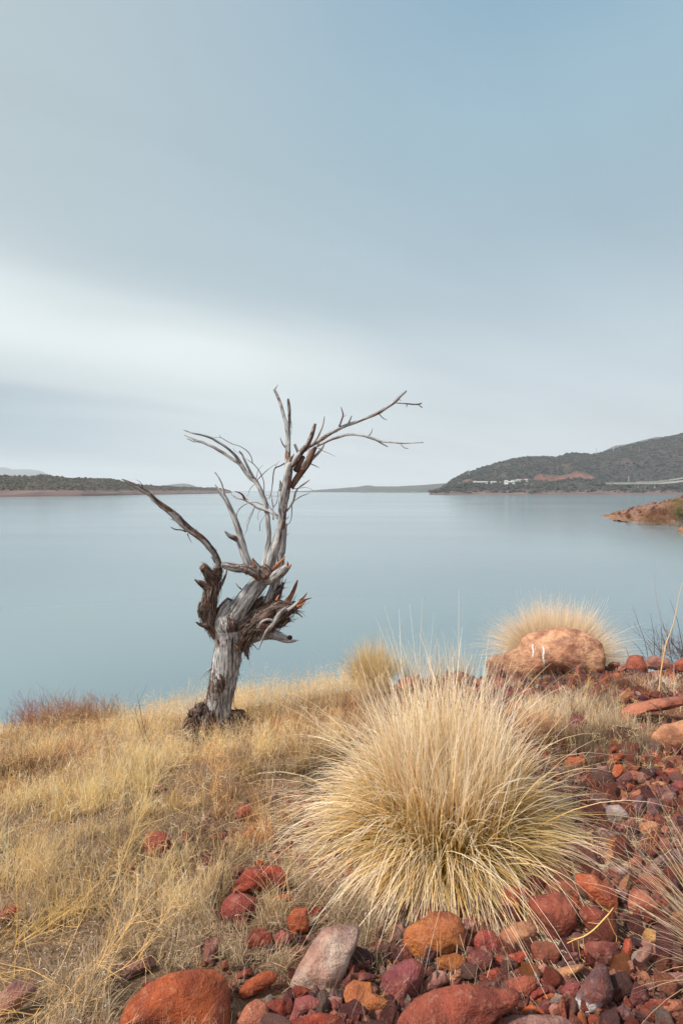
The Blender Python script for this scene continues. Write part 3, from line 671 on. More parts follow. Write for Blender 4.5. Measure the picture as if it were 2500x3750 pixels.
def rock(crop, poly, col, label, p=20, bloom=0.0, thick=.8, name='rock', cat='rock', push=0.0, taper=0.12, ncap=5, seed=None, noise=0.045, tilt=None):
    p = max(p * 1.5, 11); x0, y0, sc = CROP[crop]; q = np.array([(x0 + sc * a, y0 + sc * b) for a, b in poly], float)
    cx_, cy_ = (q.min(0) + q.max(0)) / 2; cx_ = q[:, 0].mean() * .5 + cx_ * .5; cy_ = q[:, 1].mean() * .5 + cy_ * .5
    yb = min(q[:, 1].max(), 3900); G = hit([cx_], [yb], 8.0)[0]; G2 = hit([cx_], [cy_], 8.0)[0]
    if np.isnan(G[1]): G = hit([cx_], [yb + 25], 8.0)[0]
    if np.isnan(G[1]) or G[1] > 6.1: G = P(cx_, yb, 5.7)
    hm = (yb - cy_) / F * G[1]
    dY = .5 * (G2[1] - G[1]) if not np.isnan(G2[1]) else 9
    Yc = G[1] + min(dY, 0.6 * hm) + push
    ctr = P(cx_, cy_, Yc); v = -nrm(ctr)                     # toward the camera
    r_ = nrm(np.cross([0, 0, 1.0], v)); 
    if r_[0] < 0: r_ = -r_
    u = np.cross(v, r_); u = u if u[2] > 0 else -u
    dist = np.linalg.norm(ctr); pix = dist / math.hypot(F, math.hypot(cx_ - 1250, cy_ - HY))
    # polygon in the rock's own plane
    loc = []
    for a, b in q:
        ray = nrm(np.array([(a - 1250) / F, 1, (HY - b) / F])); t = (ctr @ v) / (ray @ v); w_ = ray * t - ctr; loc.append((w_ @ r_, w_ @ u))
    loc = np.array(loc); hw = (loc[:, 0].max() - loc[:, 0].min()) / 2; hh_ = (loc[:, 1].max() - loc[:, 1].min()) / 2
    T = thick * min(hw, hh_) * (1.0 if hw < 2.2 * hh_ else 1.25)
    rs = np.random.default_rng(seed if seed is not None else int(abs(cx_ * 7 + cy_ * 13)))
    size = max(hw, hh_) / pix; sub = 5 if size > 75 else 4 if size > 22 else 3
    n, f = ico(sub); e = n * np.array([hw, hh_, T])
    th = np.arctan2(e[:, 1], e[:, 0]); rl = np.hypot(e[:, 0], e[:, 1])
    # star polygon radius per direction
    Rt = np.full(len(e), 0.0); ct, st_ = np.cos(th), np.sin(th)
    for (ax, ay), (bx, by) in zip(loc, np.roll(loc, -1, 0)):
        dx_, dy_ = bx - ax, by - ay; den = ct * dy_ - st_ * dx_; den = np.where(np.abs(den) < 1e-12, 1e-12, den)
        t = (ax * dy_ - ay * dx_) / den; s_ = (ax * st_ - ay * ct) / den
        okk = (t > 0) & (s_ >= -1e-6) & (s_ <= 1 + 1e-6); Rt = np.where(okk, np.maximum(Rt, t), Rt)
    Rt = np.where(Rt <= 0, min(hw, hh_), Rt)
    tw = taper * (1 + .8 * np.sin(th * 2 + rs.random() * 6))
    rho = rl / Rt * (1 + np.abs(tw) * np.abs(e[:, 2]) / max(T, 1e-6))
    acc = rho ** p
    qq = np.stack([rl / Rt * ct, rl / Rt * st_, n[:, 2]], -1)
    dirs = [(rs.normal(0, .3), .75, .6), (-.75, rs.normal(0, .35), .65), (.75, rs.normal(-.1, .35), .6), (rs.normal(0, .2), rs.normal(-.15, .2), 1.0), (rs.normal(0, .5), -.65, .7)][:ncap]
    for k, m3 in enumerate(dirs):
        m3 = nrm(np.array(m3) + rs.normal(0, .16, 3)); acc += np.maximum(0, qq @ m3 / max(rs.uniform(.60, .80), 1.0 * math.hypot(m3[0], m3[1]))) ** p
    for k in range(16):
        m3 = nrm(np.array([rs.normal(0, .8), rs.normal(0, .8), 1.0])); acc += np.maximum(0, qq @ m3 / max(rs.uniform(.80, .92), .98 * math.hypot(m3[0], m3[1]))) ** p
    for k in range(4):
        m3 = nrm(np.array([rs.normal(0, .6), rs.normal(0, .6), -1.0])); acc += np.maximum(0, qq @ m3 / .78) ** p
    pos = e * (np.maximum(acc, 1e-12) ** (-1 / p))[:, None]
    m_ = max(hw, hh_); so = rs.random(3) * 20
    dsp = noise * (fbm(pos / m_ * 1.7 + so, 4, .55)) + .03 * (np.abs(fbm(pos / m_ * 5 + so, 4, .6)) - .2) * -1
    wall = np.clip(1 - rho * (np.maximum(acc, 1e-12) ** (-1 / p)), 0, 1)
    pos = pos + nrm(pos) * (dsp * m_)[:, None] * .8
    Wd = pos[:, :1] * r_ + pos[:, 1:2] * u + pos[:, 2:] * v
    me = make_mesh(name, Wd, f, True)
    o = link(name, me, m_rock, loc=tuple(ctr)); cc = np.array(COL[col] if isinstance(col, str) else col)
    o.color = tuple(cc) + (1 - bloom,); tag(o, label, cat); KEY.append((q[:, 0].min(), q[:, 1].min(), q[:, 0].max(), q[:, 1].max())); KLAB.append(label)
    return o
KEY = []; KLAB = []
def parse(s): v = [float(a) for a in s.replace(';', ' ').replace(',', ' ').split()]; return list(zip(v[::2], v[1::2]))
ROCKS = [
 ('A','283,840 300,810 360,770 420,730 500,735 555,765 575,830 570,905 520,925 480,962 400,970 330,945 283,885','ochre','large rounded orange-ochre rock below the front of the big grass tuft',dict(p=9,thick=.9)),
 ('A','425,955 470,935 520,925 570,945 572,990 505,1022 450,1000','ochre','tan and orange blocky stone tucked under the ochre rock',{}),
 ('A','497,1035 540,1010 575,1000 580,1020 540,1062 505,1062','tan','small ochre stone right of the tan and orange block',{}),
 ('A','178,1040 230,985 270,955 330,950 375,985 378,1050 350,1120 300,1180 240,1192 205,1150 180,1090','wine','big smooth wine-red boulder left of the long pale pink stone',dict(p=8,thick=.9)),
 ('A','315,1160 365,1070 440,1000 485,1010 492,1060 440,1100 380,1130','pink','long pale pink stone leaning on the wine-red boulder',dict(p=9)),
 ('A','228,1262 270,1200 330,1140 420,1095 500,1072 590,1060 690,1078 770,1095 830,1110 815,1170 720,1230 640,1320 400,1340 230,1300','brick','largest flat brick-red slab at the bottom edge',dict(thick=.5,p=10,ncap=4)),
 ('A','745,1060 790,1038 850,1028 895,1050 890,1090 850,1130 790,1140 750,1100','brick','flat brown-red slab behind the large slab, beside a dry stick',dict(thick=.5)),
 ('A','3,1120 20,1080 55,1050 90,1058 135,1060 150,1110 228,1150 220,1180 180,1195 150,1208 60,1190 10,1155','ochre','blocky ochre stone with a pyramid top near the bottom edge',{}),
 ('A','598,890 612,850 640,815 690,825 735,870 728,920 680,935 610,915','crimson','crimson pyramid-shaped stone right of the big ochre rock',dict(p=18)),
 ('A','570,955 595,915 640,908 698,940 692,990 640,1020 585,1000','maroon','dark maroon faceted stone in front of the crimson pyramid',dict(p=18)),
 ('A','695,938 752,940 755,998 720,1000 690,985','red','small bright red cube of stone',dict(p=20)),
 ('A','762,935 800,925 850,920 858,955 815,1000 765,998','red','orange-red cube right of the bright red cube',dict(p=20)),
 ('A','662,1010 715,992 738,1022 722,1056 668,1058','red','red block below the bright red cube',dict(p=18)),
 ('A','628,1030 650,1022 664,1040 655,1060 632,1055','brick','pebble-sized brown-red stone left of the red block',dict(p=6)),
 ('A','578,1040 605,1025 630,1030 628,1055 590,1064','purple','small violet-grey stone left of the red blocks',{}),
 ('A','715,850 745,810 790,785 850,778 900,805 900,850 840,890 785,927 745,900','tan','tan-orange rock with a pale vein beneath the big red-brown boulder',dict(p=9)),
 ('A','863,890 885,870 930,868 985,885 1012,925 985,980 900,978 868,935','brown','round brown-red stone under the big red-brown boulder',dict(p=7)),
 ('A','845,685 870,665 930,655 1010,648 1065,690 1088,740 1082,800 1045,855 990,888 935,862 900,800 880,765 850,725','brick','biggest upright red-brown boulder of the right-hand pile',dict(p=12,thick=.9)),
 ('A','1066,555 1110,560 1160,570 1200,600 1245,620 1268,655 1270,720 1265,755 1215,725 1150,690 1105,645 1075,605','orange','long bright orange-red rock above the dry yellow twig',dict(p=15,thick=.7)),
 ('A','912,640 930,605 975,592 1040,598 1100,628 1108,662 1085,700 1020,690 935,668','brown','dark brown rock behind the biggest red-brown boulder',{}),
 ('A','1083,740 1110,712 1165,712 1215,745 1252,800 1240,850 1190,850 1120,812','brick','dark red rock directly beneath the dry yellow twig',{}),
 ('A','1108,890 1135,870 1200,868 1265,880 1282,940 1275,1000 1200,990 1125,1000 1108,950','maroon','broad maroon block right of the purple brick stone',dict(p=18)),
 ('A','1090,875 1110,850 1180,845 1235,862 1190,880 1110,895','maroon','flat maroon stone lying behind the broad maroon block',{}),
 ('A','1062,1160 1080,1110 1120,1040 1160,990 1195,973 1222,990 1238,1040 1262,1100 1250,1150 1190,1192 1130,1212 1085,1195','purple','tall dark purple rock with white bloom near the bottom edge',dict(p=8,bloom=1.0,thick=.85)),
 ('A','1004,935 1070,922 1088,925 1093,965 1020,983 1007,965','purple','small brick-shaped purple stone',dict(p=20,thick=1)),
 ('A','943,1042 955,1010 1010,990 1080,980 1120,975 1118,1002 1062,1040 1050,1060 985,1066','tan','long tan-orange stone under the purple brick stone',dict(p=9)),
 ('A','893,990 930,972 955,998 950,1035 905,1038','pink','round pink stone beside the dry stick',dict(p=6)),
 ('A','1003,1100 1035,1058 1080,1050 1100,1075 1078,1130 1020,1128','wine','magenta-red stone left of the tall purple rock',dict(p=16)),
 ('A','843,1105 875,1082 945,1085 952,1108 870,1158 850,1135','crimson','crimson wedge on the right end of the large flat slab',dict(p=18)),
 ('A','943,1160 982,1110 1022,1125 1018,1162 965,1172','grey','grey wedge-shaped stone near the bottom edge',dict(p=16)),
 ('A','938,1183 972,1155 1010,1172 1030,1218 968,1218','pink','pale pink stone under the grey wedge',dict(p=8)),
 ('A','893,1143 930,1120 965,1110 985,1125 950,1158 905,1160','orange','small orange stone right of the crimson wedge',{}),
 ('A','818,1195 868,1160 912,1180 942,1212 835,1215','orange','angular orange stone beside dry straw at the bottom',{}),
 ('A','650,1262 700,1232 780,1212 870,1207 1000,1215 1058,1238 1075,1300 700,1320','mauve','wide grey-mauve slab cut by the bottom edge',dict(thick=.6)),
 ('A','1300,650 1350,628 1400,645 1440,690 1462,720 1440,742 1400,757 1330,752 1302,710','salmon','salmon slab with a flat face right of the bright orange rock',dict(p=18,thick=.6)),
 ('A','1268,660 1290,636 1318,640 1300,700 1325,745 1290,725 1270,690','purple','purple stone behind the left side of the salmon slab',{}),
 ('A','1312,562 1335,552 1390,570 1460,578 1490,610 1500,650 1470,660 1400,635 1345,605','red','long red slab with a thin lip above the salmon slab',dict(p=14,thick=.6)),
 ('A','1352,548 1385,525 1455,528 1482,560 1465,585 1400,582 1362,565','mauve','grey-mauve stone on top of the long red slab',dict(p=8)),
 ('A','1203,560 1222,535 1270,528 1315,530 1322,560 1290,592 1225,590','grey','greyish stone behind the bright orange rock',dict(p=8)),
 ('A','1372,885 1380,840 1395,812 1435,818 1475,850 1445,890 1400,905','yellow','yellow-cream stone, the brightest among the red scree',dict(p=15)),
 ('A','1440,895 1478,862 1495,885 1475,915 1445,922','brick','red stone touching the yellow-cream stone',{}),
 ('A','1308,990 1340,920 1385,895 1428,892 1425,935 1395,985 1340,1018 1315,1015','grey','white-and-grey stone with an orange stripe',dict(p=9)),
 ('A','1283,935 1298,862 1328,856 1338,895 1322,960 1300,975','red','upright orange-red stone left of the white-and-grey stone',dict(p=12)),
 ('A','1452,690 1470,665 1500,658 1530,685 1522,725 1490,742 1460,725','brick','round dull red stone right of the salmon slab',dict(p=7)),
 ('A','1320,1185 1325,1120 1345,1055 1400,1100 1420,1150','maroon','dark maroon triangular stone at the bottom right',dict(p=22)),
 ('A','1255,1185 1290,1160 1345,1210 1345,1260 1290,1240','purple','purple-pink stone left of the bottom right corner tuft',{}),
 ('A','1078,1240 1085,1200 1100,1190 1120,1215 1130,1260 1090,1262','ochre','small ochre spike-shaped stone at the bottom edge',dict(p=16)),
 ('A','1125,1235 1140,1212 1175,1210 1200,1240 1180,1262 1130,1262','orange','orange leaf-thin stone at the bottom edge beside the ochre spike',{}),
 ('A','1185,1220 1210,1205 1240,1215 1248,1250 1215,1262 1190,1255','grey','pale translucent grey stone at the bottom edge',dict(p=8)),
 ('A','1236,1035 1255,1010 1280,1040 1275,1075 1245,1080','orange','leaf-shaped orange stone right of the tall purple rock',dict(p=8)),
 ('A','1168,305 1185,268 1230,245 1275,245 1300,270 1322,300 1290,328 1215,332 1175,320',(.42, .35, .32),'pale grey-white boulder among the red scree',dict(p=8,bloom=.3)),
 ('A','1322,300 1328,240 1350,208 1380,200 1395,240 1388,300 1360,325 1328,320','purple','left half of the cracked dark purple rock',dict(p=14)),
 ('A','1392,250 1405,215 1445,215 1465,250 1455,290 1435,312 1392,300','purple','right half of the cracked dark purple rock',dict(p=14)),
 ('A','1288,108 1305,92 1340,88 1375,100 1388,130 1350,146 1300,142','salmon','white-topped red stone above the pale grey-white boulder',dict(p=9,bloom=.4)),
 ('A','1205,68 1232,15 1290,5 1302,22 1262,62 1225,80','orange','orange wedge near the top of the red scree',dict(p=16)),
 ('A','1240,100 1250,62 1285,60 1300,90 1278,120 1248,140','orange','orange-brown stone under the orange wedge',{}),
 ('A','1300,42 1345,25 1400,28 1408,55 1345,62','brick','flat brick-red slab right of the orange wedge',dict(thick=1)),
 ('A','1352,360 1375,330 1430,318 1462,345 1468,390 1430,410 1370,395','tan','tan-pink rock under the cracked purple rock',dict(p=11)),
 ('A','1470,505 1495,462 1540,445 1600,440 1610,520 1500,528','purple','purple-grey rock cut by the right edge',dict(p=9)),
 ('A','1235,355 1270,330 1335,332 1368,355 1320,375 1260,382','wine','wine-red stone below the pale grey-white boulder',{}),
 ('A','722,650 755,612 830,618 868,640 872,690 835,755 780,772 735,725','brick','brown-red boulder half hidden under the front of the big tuft',dict(p=9)),
 ('A','555,775 585,764 640,790 655,818 620,850 575,840','pink','white-topped pinkish stone behind the ochre rock',dict(bloom=.5,p=8)),
 ('A','380,1010 415,982 432,1000 425,1040 385,1045','maroon','small dark purple stone between ochre and wine-red rocks',{}),
 ('A','485,1085 520,1065 560,1072 540,1095 495,1098','orange','small orange stone behind the large flat slab',{}),
 ('A','790,1010 808,998 825,1015 815,1035 792,1032','maroon','pebble-sized dark red stone behind the flat brown slab',{}),
 ('A','826,985 845,972 862,995 850,1025 832,1015','brick','pebble-sized red stone left of the dry stick',{}),
 ('A','1395,1060 1450,1020 1568,1015 1590,1080 1500,1110 1410,1095','mauve','brown-grey rock behind the corner tuft at the right',{}),
 ('A','1150,1150 1200,1190 1180,1215 1155,1200','brown','small brown stone under the tall purple rock',{}),
 ('A','1370,1180 1440,1140 1560,1140 1580,1190 1470,1225 1390,1215','salmon','pinkish red rock inside the corner tuft at the bottom right',{}),
 ('A','20,1222 60,1205 130,1212 128,1245 50,1255','purple','small slate-purple stone beneath the pyramid-topped stone',{}),
 ('A','0,1060 40,1020 110,1015 165,1030 150,1062 60,1050 10,1100','maroon','dark maroon stone behind the pyramid-topped stone',{}),
 ('B','505,1300 550,1195 600,1130 680,1065 790,1015 900,996 1000,1001 1045,1035 1066,1095 1066,1200 1070,1320','orange','largest orange-red boulder at the bottom edge left of centre',dict(p=10,thick=.75,ncap=4)),
 ('B','1050,655 1090,590 1130,540 1200,520 1290,530 1318,570 1322,625 1240,645 1160,650 1100,670','red','large red boulder at the left fringe of the big grass tuft',dict(p=11)),
 ('B','1008,745 1020,690 1060,655 1130,655 1190,680 1172,745 1100,800 1025,790','crimson','dark red boulder directly below the large red boulder',dict(p=10)),
 ('B','1328,1075 1370,985 1430,890 1480,812 1560,797 1655,805 1650,860 1610,950 1568,1085 1500,1118 1430,1122 1345,1108',(.47, .36, .30),'big pale grey boulder with flat faces in the grass',dict(p=15,thick=.85,ncap=4)),
 ('B','650,425 665,385 700,362 750,370 792,400 794,450 760,490 700,502 665,475','red','lone round red boulder in the straw left of centre',dict(p=9)),
 ('B','833,395 855,370 882,380 875,418 842,422','crimson','small dark red stone right of the lone red boulder',{}),
 ('B','1085,290 1100,252 1140,243 1167,270 1162,318 1120,330 1090,315','brick','round dull red rock in the straw near the tuft',dict(p=7)),
 ('B','1098,385 1120,375 1155,358 1197,370 1185,395 1120,403','orange','flat orange stone below the round dull red rock',{}),
 ('B','1135,350 1165,338 1190,350 1170,365 1140,362','salmon','small salmon stone on top of the flat orange stone',{}),
 ('B','1020,415 1045,390 1105,403 1097,430 1045,435','mauve','lilac-grey flat stone in the straw near the tuft',{}),
 ('B','1003,388 1028,368 1055,382 1035,412 1008,408','brick','orange-brown stone left of the lilac-grey stone',{}),
 ('B','913,503 945,475 980,485 1003,510 985,532 932,527','wine','wine-red stone behind the small cream stone',{}),
 ('B','893,545 913,520 958,530 962,565 920,577','cream','small cream-pink stone in the straw',dict(p=9)),
 ('B','798,582 830,553 880,563 884,600 822,607','wine','dark wine stone left of the cream stone',{}),
 ('B','945,860 1003,851 1013,872 995,950 976,998 921,995','mauve','upright purple-grey slab standing in the grass',dict(p=20,thick=.8)),
 ('B','500,1020 530,990 640,950 702,934 722,985 680,1012 600,1050 528,1076','mauve','long mauve rock above the largest orange boulder',dict(p=13)),
 ('B','-10,1120 60,1060 125,1038 183,1055 190,1090 140,1145 60,1200 -20,1240','mauve','mauve-brown boulder cut by the left edge',dict(p=9)),
 ('B','365,1262 400,1225 450,1215 472,1250 465,1300 380,1300','salmon','pink stone left of the largest orange boulder at the bottom',{}),
 ('B','1093,1115 1130,1055 1190,1020 1243,1005 1277,1028 1268,1062 1190,1118 1112,1147','orange','vivid orange elongated rock right of the largest boulder',dict(p=12)),
 ('B','1085,1245 1130,1165 1180,1135 1228,1160 1245,1225 1235,1290 1090,1290','salmon','dusty salmon rock at the bottom beside the largest boulder',dict(p=9)),
 ('B','1215,1160 1260,1138 1305,1140 1321,1190 1303,1237 1245,1237','red','red block between the salmon rock and the dark maroon rock',dict(p=14)),
 ('B','1340,1195 1358,1135 1420,1118 1480,1150 1482,1182 1400,1228 1350,1228','wine','dark wine rock under the pale grey boulder',dict(p=12)),
 ('B','1308,765 1350,722 1408,718 1425,785 1415,832 1340,852','orange','orange rock in the grass below the tuft fringe',{}),
 ('B','1418,735 1488,705 1503,720 1435,762','red','thin flat red stone right of the orange rock in the grass',dict(thick=1)),
 ('B','1128,880 1155,822 1215,812 1255,850 1262,890 1200,917 1140,912','red','rounded red rock in the grass left of the grey boulder',dict(p=8)),
 ('B','1255,850 1295,820 1340,840 1335,890 1270,905','wine','dark stone right of the rounded red rock in the grass',{}),
 ('B','1488,1135 1535,1125 1575,1135 1572,1165 1500,1162','pink','pinkish flat stone under the pale grey boulder',{}),
 ('B','1013,972 1040,953 1058,990 1020,1012','salmon','small salmon stone between purple slab and orange boulder',{}),
 ('B','-10,745 30,705 100,720 103,750 40,782 -10,795','red','red rock in the grass at the left edge',{}),
 ('B','648,880 680,858 716,870 712,897 655,902','wine','wine-red stone deep in the grass above the mauve rock',{}),
 ('B','1270,1310 1330,1240 1400,1215 1480,1200 1560,1215 1610,1300','red','red boulder top cut by the bottom edge near the centre',{}),
 ('B','690,165 720,150 762,163 762,190 700,187','pink','pink stone far back in the straw slope',{}),
 ('B','1250,672 1300,653 1350,662 1343,692 1262,692','orange','orange stone just right of the large red boulder',{}),
 ('B','563,545 600,523 642,545 622,562','wine','small wine stone in shade among the straw',{}),
 ('B','1165,525 1185,500 1220,505 1205,530','orange','small orange stone atop the large red boulder edge',{}),
 ('B','1230,480 1270,470 1300,495 1260,512','salmon','pinkish stone at the left fringe of the big tuft',{}),
 ('B','1110,1010 1160,990 1160,1030 1090,1050 1070,1040','brick','dull brick-red stone between purple slab and vivid orange rock',{}),
 ('B','640,1070 690,1050 720,1065 670,1090','wine','small maroon stone under the long mauve rock',{}),
 ('C','655,480 660,455 690,440 745,425 800,405 822,360 860,330 930,316 1000,306 1080,316 1145,342 1200,385 1222,450 1208,505 1150,530 1060,525 960,520 900,535 850,552 720,556 670,540',(.56, .32, .19),'huge tan and pink boulder with two white streaks before a tuft on the crest',dict(p=16,thick=.62,taper=.1,noise=.085)),
 ('C','1297,520 1305,460 1318,438 1350,430 1385,436 1392,470 1408,505 1404,540 1340,545 1300,543','brick','tall rounded red boulder on the crest right of the huge boulder',dict(p=7,thick=1)),
 ('C','1218,482 1240,466 1275,470 1282,488 1262,502 1228,498','brown','small brown rounded stone on the crest',dict(p=6)),
 ('C','1186,498 1212,487 1257,505 1242,528 1192,520','ochre','mustard-ochre stone on the crest beside the huge boulder',dict(p=9)),
 ('C','1388,455 1430,438 1495,448 1525,480 1520,505 1450,510 1395,500','mauve','pink-grey boulder behind the tall rounded red boulder',dict(p=8)),
 ('C','1232,560 1245,522 1276,515 1288,542 1270,568','orange','orange-sided stone below the mustard stone',{}),
 ('C','1262,512 1270,488 1300,473 1312,500 1290,518','pink','small pale pink stone between brown stone and red boulder',dict(p=7)),
 ('C','1262,745 1268,695 1330,660 1420,640 1500,628 1600,615 1610,660 1500,690 1380,705 1310,745 1280,762','salmon','long orange ledge running to the right edge',dict(p=10,thick=1)),
 ('C','1412,830 1420,800 1475,755 1568,732 1640,735 1650,860 1568,885 1440,872','tan','big tan-brown boulder cut by the right edge',dict(p=10,thick=.8)),
 ('C','238,600 255,555 290,536 335,535 368,562 362,605 300,615','salmon','salmon rock on the crest behind the big tuft',{}),
 ('C','448,560 470,530 495,530 505,556 480,566','red','small red rock on the crest behind the big tuft',{}),
 ('C','1038,765 1048,725 1095,708 1132,745 1118,790 1060,795','wine','maroon rock in the dry grass right of the big tuft',{}),
 ('C','1338,785 1358,756 1400,755 1412,785 1362,803','wine','two-tone maroon and orange stone in the short grass',{}),
 ('C','1028,945 1048,912 1098,900 1122,930 1085,962','orange','orange stone behind the right fringe of the big tuft',{}),
 ('C','1515,480 1560,450 1620,440 1630,520 1530,525','brick','red rock at the right edge of the crest',{}),
 ('C','1210,780 1230,762 1262,765 1262,785 1225,795','brick','small dark red stone in the short grass',{}),
 ('E','372,1445 440,1402 555,1388 605,1410 500,1465 390,1482','red','red flat stone beneath the right fringe of the tuft',{}),
 ('E','488,1345 530,1270 583,1320 572,1382 500,1390','mauve','pointed mauve stone left of the pale boulder',dict(p=15)),
 ('E','538,1000 600,958 690,950 722,1010 645,1080 562,1052','mauve','mauve-brown flat-faced stone in the upper scree',dict(p=14)),
 ('E','175,930 255,850 380,875 405,940 325,1003 215,985','orange','orange-brown stone at the tuft fringe in the upper scree',{}),
 ('E','778,1290 860,1228 935,1270 945,1320 850,1345','salmon','salmon faceted stone above the pale boulder',{}),
 ('E','955,1275 1062,1212 1135,1278 1100,1325 985,1332','salmon','peaked salmon stone above the cracked purple rock',dict(p=16)),
 ('E','1288,1350 1330,1280 1390,1232 1485,1270 1505,1340 1400,1402','mauve','mauve stone right of the cracked purple rock',{}),
 ('E','1425,1160 1540,1108 1620,1150 1610,1240 1480,1275','wine','maroon boulder near the right edge of the scree',{}),
 ('E','1318,1020 1400,975 1500,988 1545,1030 1450,1082 1340,1055','red','wide orange-red stone near the right edge of the scree',{}),
 ('E','1425,1565 1490,1488 1590,1560 1545,1625 1450,1605','orange','orange peaked stone below the mauve stone at right',dict(p=16)),
 ('E','1365,1725 1440,1648 1550,1645 1600,1780 1480,1805','purple','dark purple stone with a red side near the right edge',{}),
 ('E','755,1675 850,1613 960,1628 1045,1672 960,1722 800,1715','wine','maroon stone under the pale boulder',{}),
 ('E','1048,1690 1100,1622 1200,1588 1285,1622 1302,1720 1200,1782 1080,1755','tan','dusty tan stone right of the maroon stone',{}),
 ('E','875,1195 960,1158 1022,1180 1003,1215 890,1218','orange','small orange stone under the white-topped red stone',{}),
 ('E','838,1140 868,1108 912,1150 892,1192 850,1172','grey','small grey pebble left of the small orange stone',dict(p=7)),
 ('E','768,1155 810,1093 838,1128 822,1172','mauve','small upright mauve pebble in the upper scree',{}),
 ('E','578,1375 600,1340 722,1368 724,1402 600,1404','purple','flat dark purple stone above the pale boulder',{}),
 ('E','808,1360 880,1308 962,1340 972,1392 890,1412 822,1392','pink','pinkish stone touching the top of the pale boulder',{}),
 ('E','1205,1250 1280,1225 1315,1270 1292,1312 1218,1302','pink','pale salmon pebble among red stones at right',{}),
 ('E','1148,1100 1200,1058 1255,1088 1232,1122','red','small red stone right of the white-topped red stone',{}),
 ('E','1185,1155 1280,1122 1385,1150 1395,1192 1250,1203','tan','flat tan stone in the right scree',{}),
 ('E','1285,805 1350,783 1455,793 1405,832 1300,832','red','thin red slab near the top of the scree',{}),
 ('E','1208,950 1260,930 1303,960 1282,982 1228,977','yellow','small bright ochre pebble near the top of the scree',{}),
 ('E','868,952 960,930 1035,990 980,1012 888,992','brown','brown flat stone behind the white-topped red stone',{}),
 ('E','700,710 760,675 830,685 810,730 715,745','orange','orange stone at the upper end of the scree',{}),
 ('E','680,830 720,760 790,720 830,760 780,800 700,860','brick','brick-red slanting stone at the upper end of the scree',{}),
 ('E','1120,800 1190,768 1230,790 1170,812','pink','pale pebble near the big tan-brown boulder',{}),
 ('E','1190,830 1230,800 1275,800 1285,860 1215,870','orange','orange stone left of the thin red slab',{}),
]
for cr, s_, c_, lb, kw in ROCKS: rock(cr, parse(s_), c_, lb, **kw)
# white streaks on the crest boulder, laid on its surface
from mathutils.bvhtree import BVHTree
bould = [o for o in C.objects if o.get('label', '').startswith('huge tan')][0]
bv = [bould.matrix_world @ v.co if False else v.co + Vector(bould.location) for v in bould.data.vertices]
tree_ = BVHTree.FromPolygons(bv, [list(p.vertices) for p in bould.data.polygons])
m_streak = plain('bird_lime', (.50, .47, .44), .8, .15, 60)
for pts in ([(1949, 2359), (1948, 2372), (1951, 2384), (1949, 2405)], [(1986, 2366), (1989, 2385), (1987, 2405), (1991, 2430), (1988, 2452)]):
    rows = []
    for i, (x, y) in enumerate(catmull([(a, b, 0) for a, b in pts], 6)[:, :2]):
        for k in (-1, 0, 1):
            wv_ = 3.6 * (1 - .5 * abs(i / 18 - .4)) * (1 + .35 * math.sin(i * 2.1 + k))
            d = Vector(P(x + k * wv_, y, 1.0)).normalized(); h = tree_.ray_cast(Vector((0, 0, 0)), d)
            rows.append(np.array(h[0]) - np.array(d) * .004 if h[0] is not None else None)
    rr = [r for r in range(len(rows) // 3) if all(rows[r * 3 + k] is not None for k in range(3))]
    v = np.array([rows[r * 3 + k] for r in rr for k in range(3)]) - np.array(bould.location); i = np.arange(len(v)).reshape(-1, 3)
    f = np.concatenate([np.stack([i[:-1, k], i[:-1, k + 1], i[1:, k + 1], i[1:, k]], -1) for k in (0, 1)])
    link('white_streak', make_mesh('white_streak', v, f, True), m_streak, bould)

# ---- scree: individual stones, then uncountable gravel
def proto_rock(seed, sub=3):
    rs = np.random.default_rng(seed); n, f = ico(sub); e = n * np.array([1, rs.uniform(.65, .95), rs.uniform(.5, .8)]); acc = 0
    for k in range(13):
        d = nrm(rs.normal(size=3)); acc = acc + np.maximum(0, e @ d / rs.uniform(.55, .82)) ** 16
    pos = e * (np.maximum(acc, 1e-12) ** (-1 / 16))[:, None]; pos += nrm(pos) * (.06 * fbm(pos * 2 + seed, 3))[:, None]
    return pos, f
prot = []
for k in range(14):
    v, f = proto_rock(100 + k); me = make_mesh('stone', v, f, True); me.materials.append(m_rock); prot.append(me)
def in_key(x, y, mrg=-4):
    return any(a - mrg < x < c + mrg and b - mrg < y < d + mrg for a, b, c, d in KEY)
SCREE = [(2080, 2760), (2500, 2640), (2700, 2700), (2700, 3900), (1500, 3900), (1000, 3900), (1080, 3560), (1330, 3480), (1480, 3330), (1750, 3330), (1950, 3180), (2140, 3080), (2080, 2900)]
CREST = [(1480, 2478), (1740, 2475), (1850, 2490), (2200, 2460), (2500, 2440), (2650, 2430), (2650, 2560), (2380, 2560), (2100, 2600), (1950, 2560), (1500, 2520)]
def inpoly(x, y, poly): return poly_sd(np.atleast_1d(np.asarray(x, float)), np.atleast_1d(np.asarray(y, float)), poly) > 0
cw = {'brick-red': ('brick', 5), 'maroon': ('maroon', 3), 'orange-red': ('red', 4), 'salmon-pink': ('salmon', 3), 'purple-grey': ('purple', 5), 'wine-red': ('wine', 3), 'ochre': ('ochre', 1), 'tan': ('tan', 1), 'pale pink': ('pink', 3), 'mauve': ('mauve', 4), 'grey': ('grey', 2)}
cwn = list(cw); cwp = np.array([cw[k][1] for k in cwn], float); cwp /= cwp.sum()
r9 = np.random.default_rng(21); cnt = 0; tries = 0; placed = []; used_labels = set()
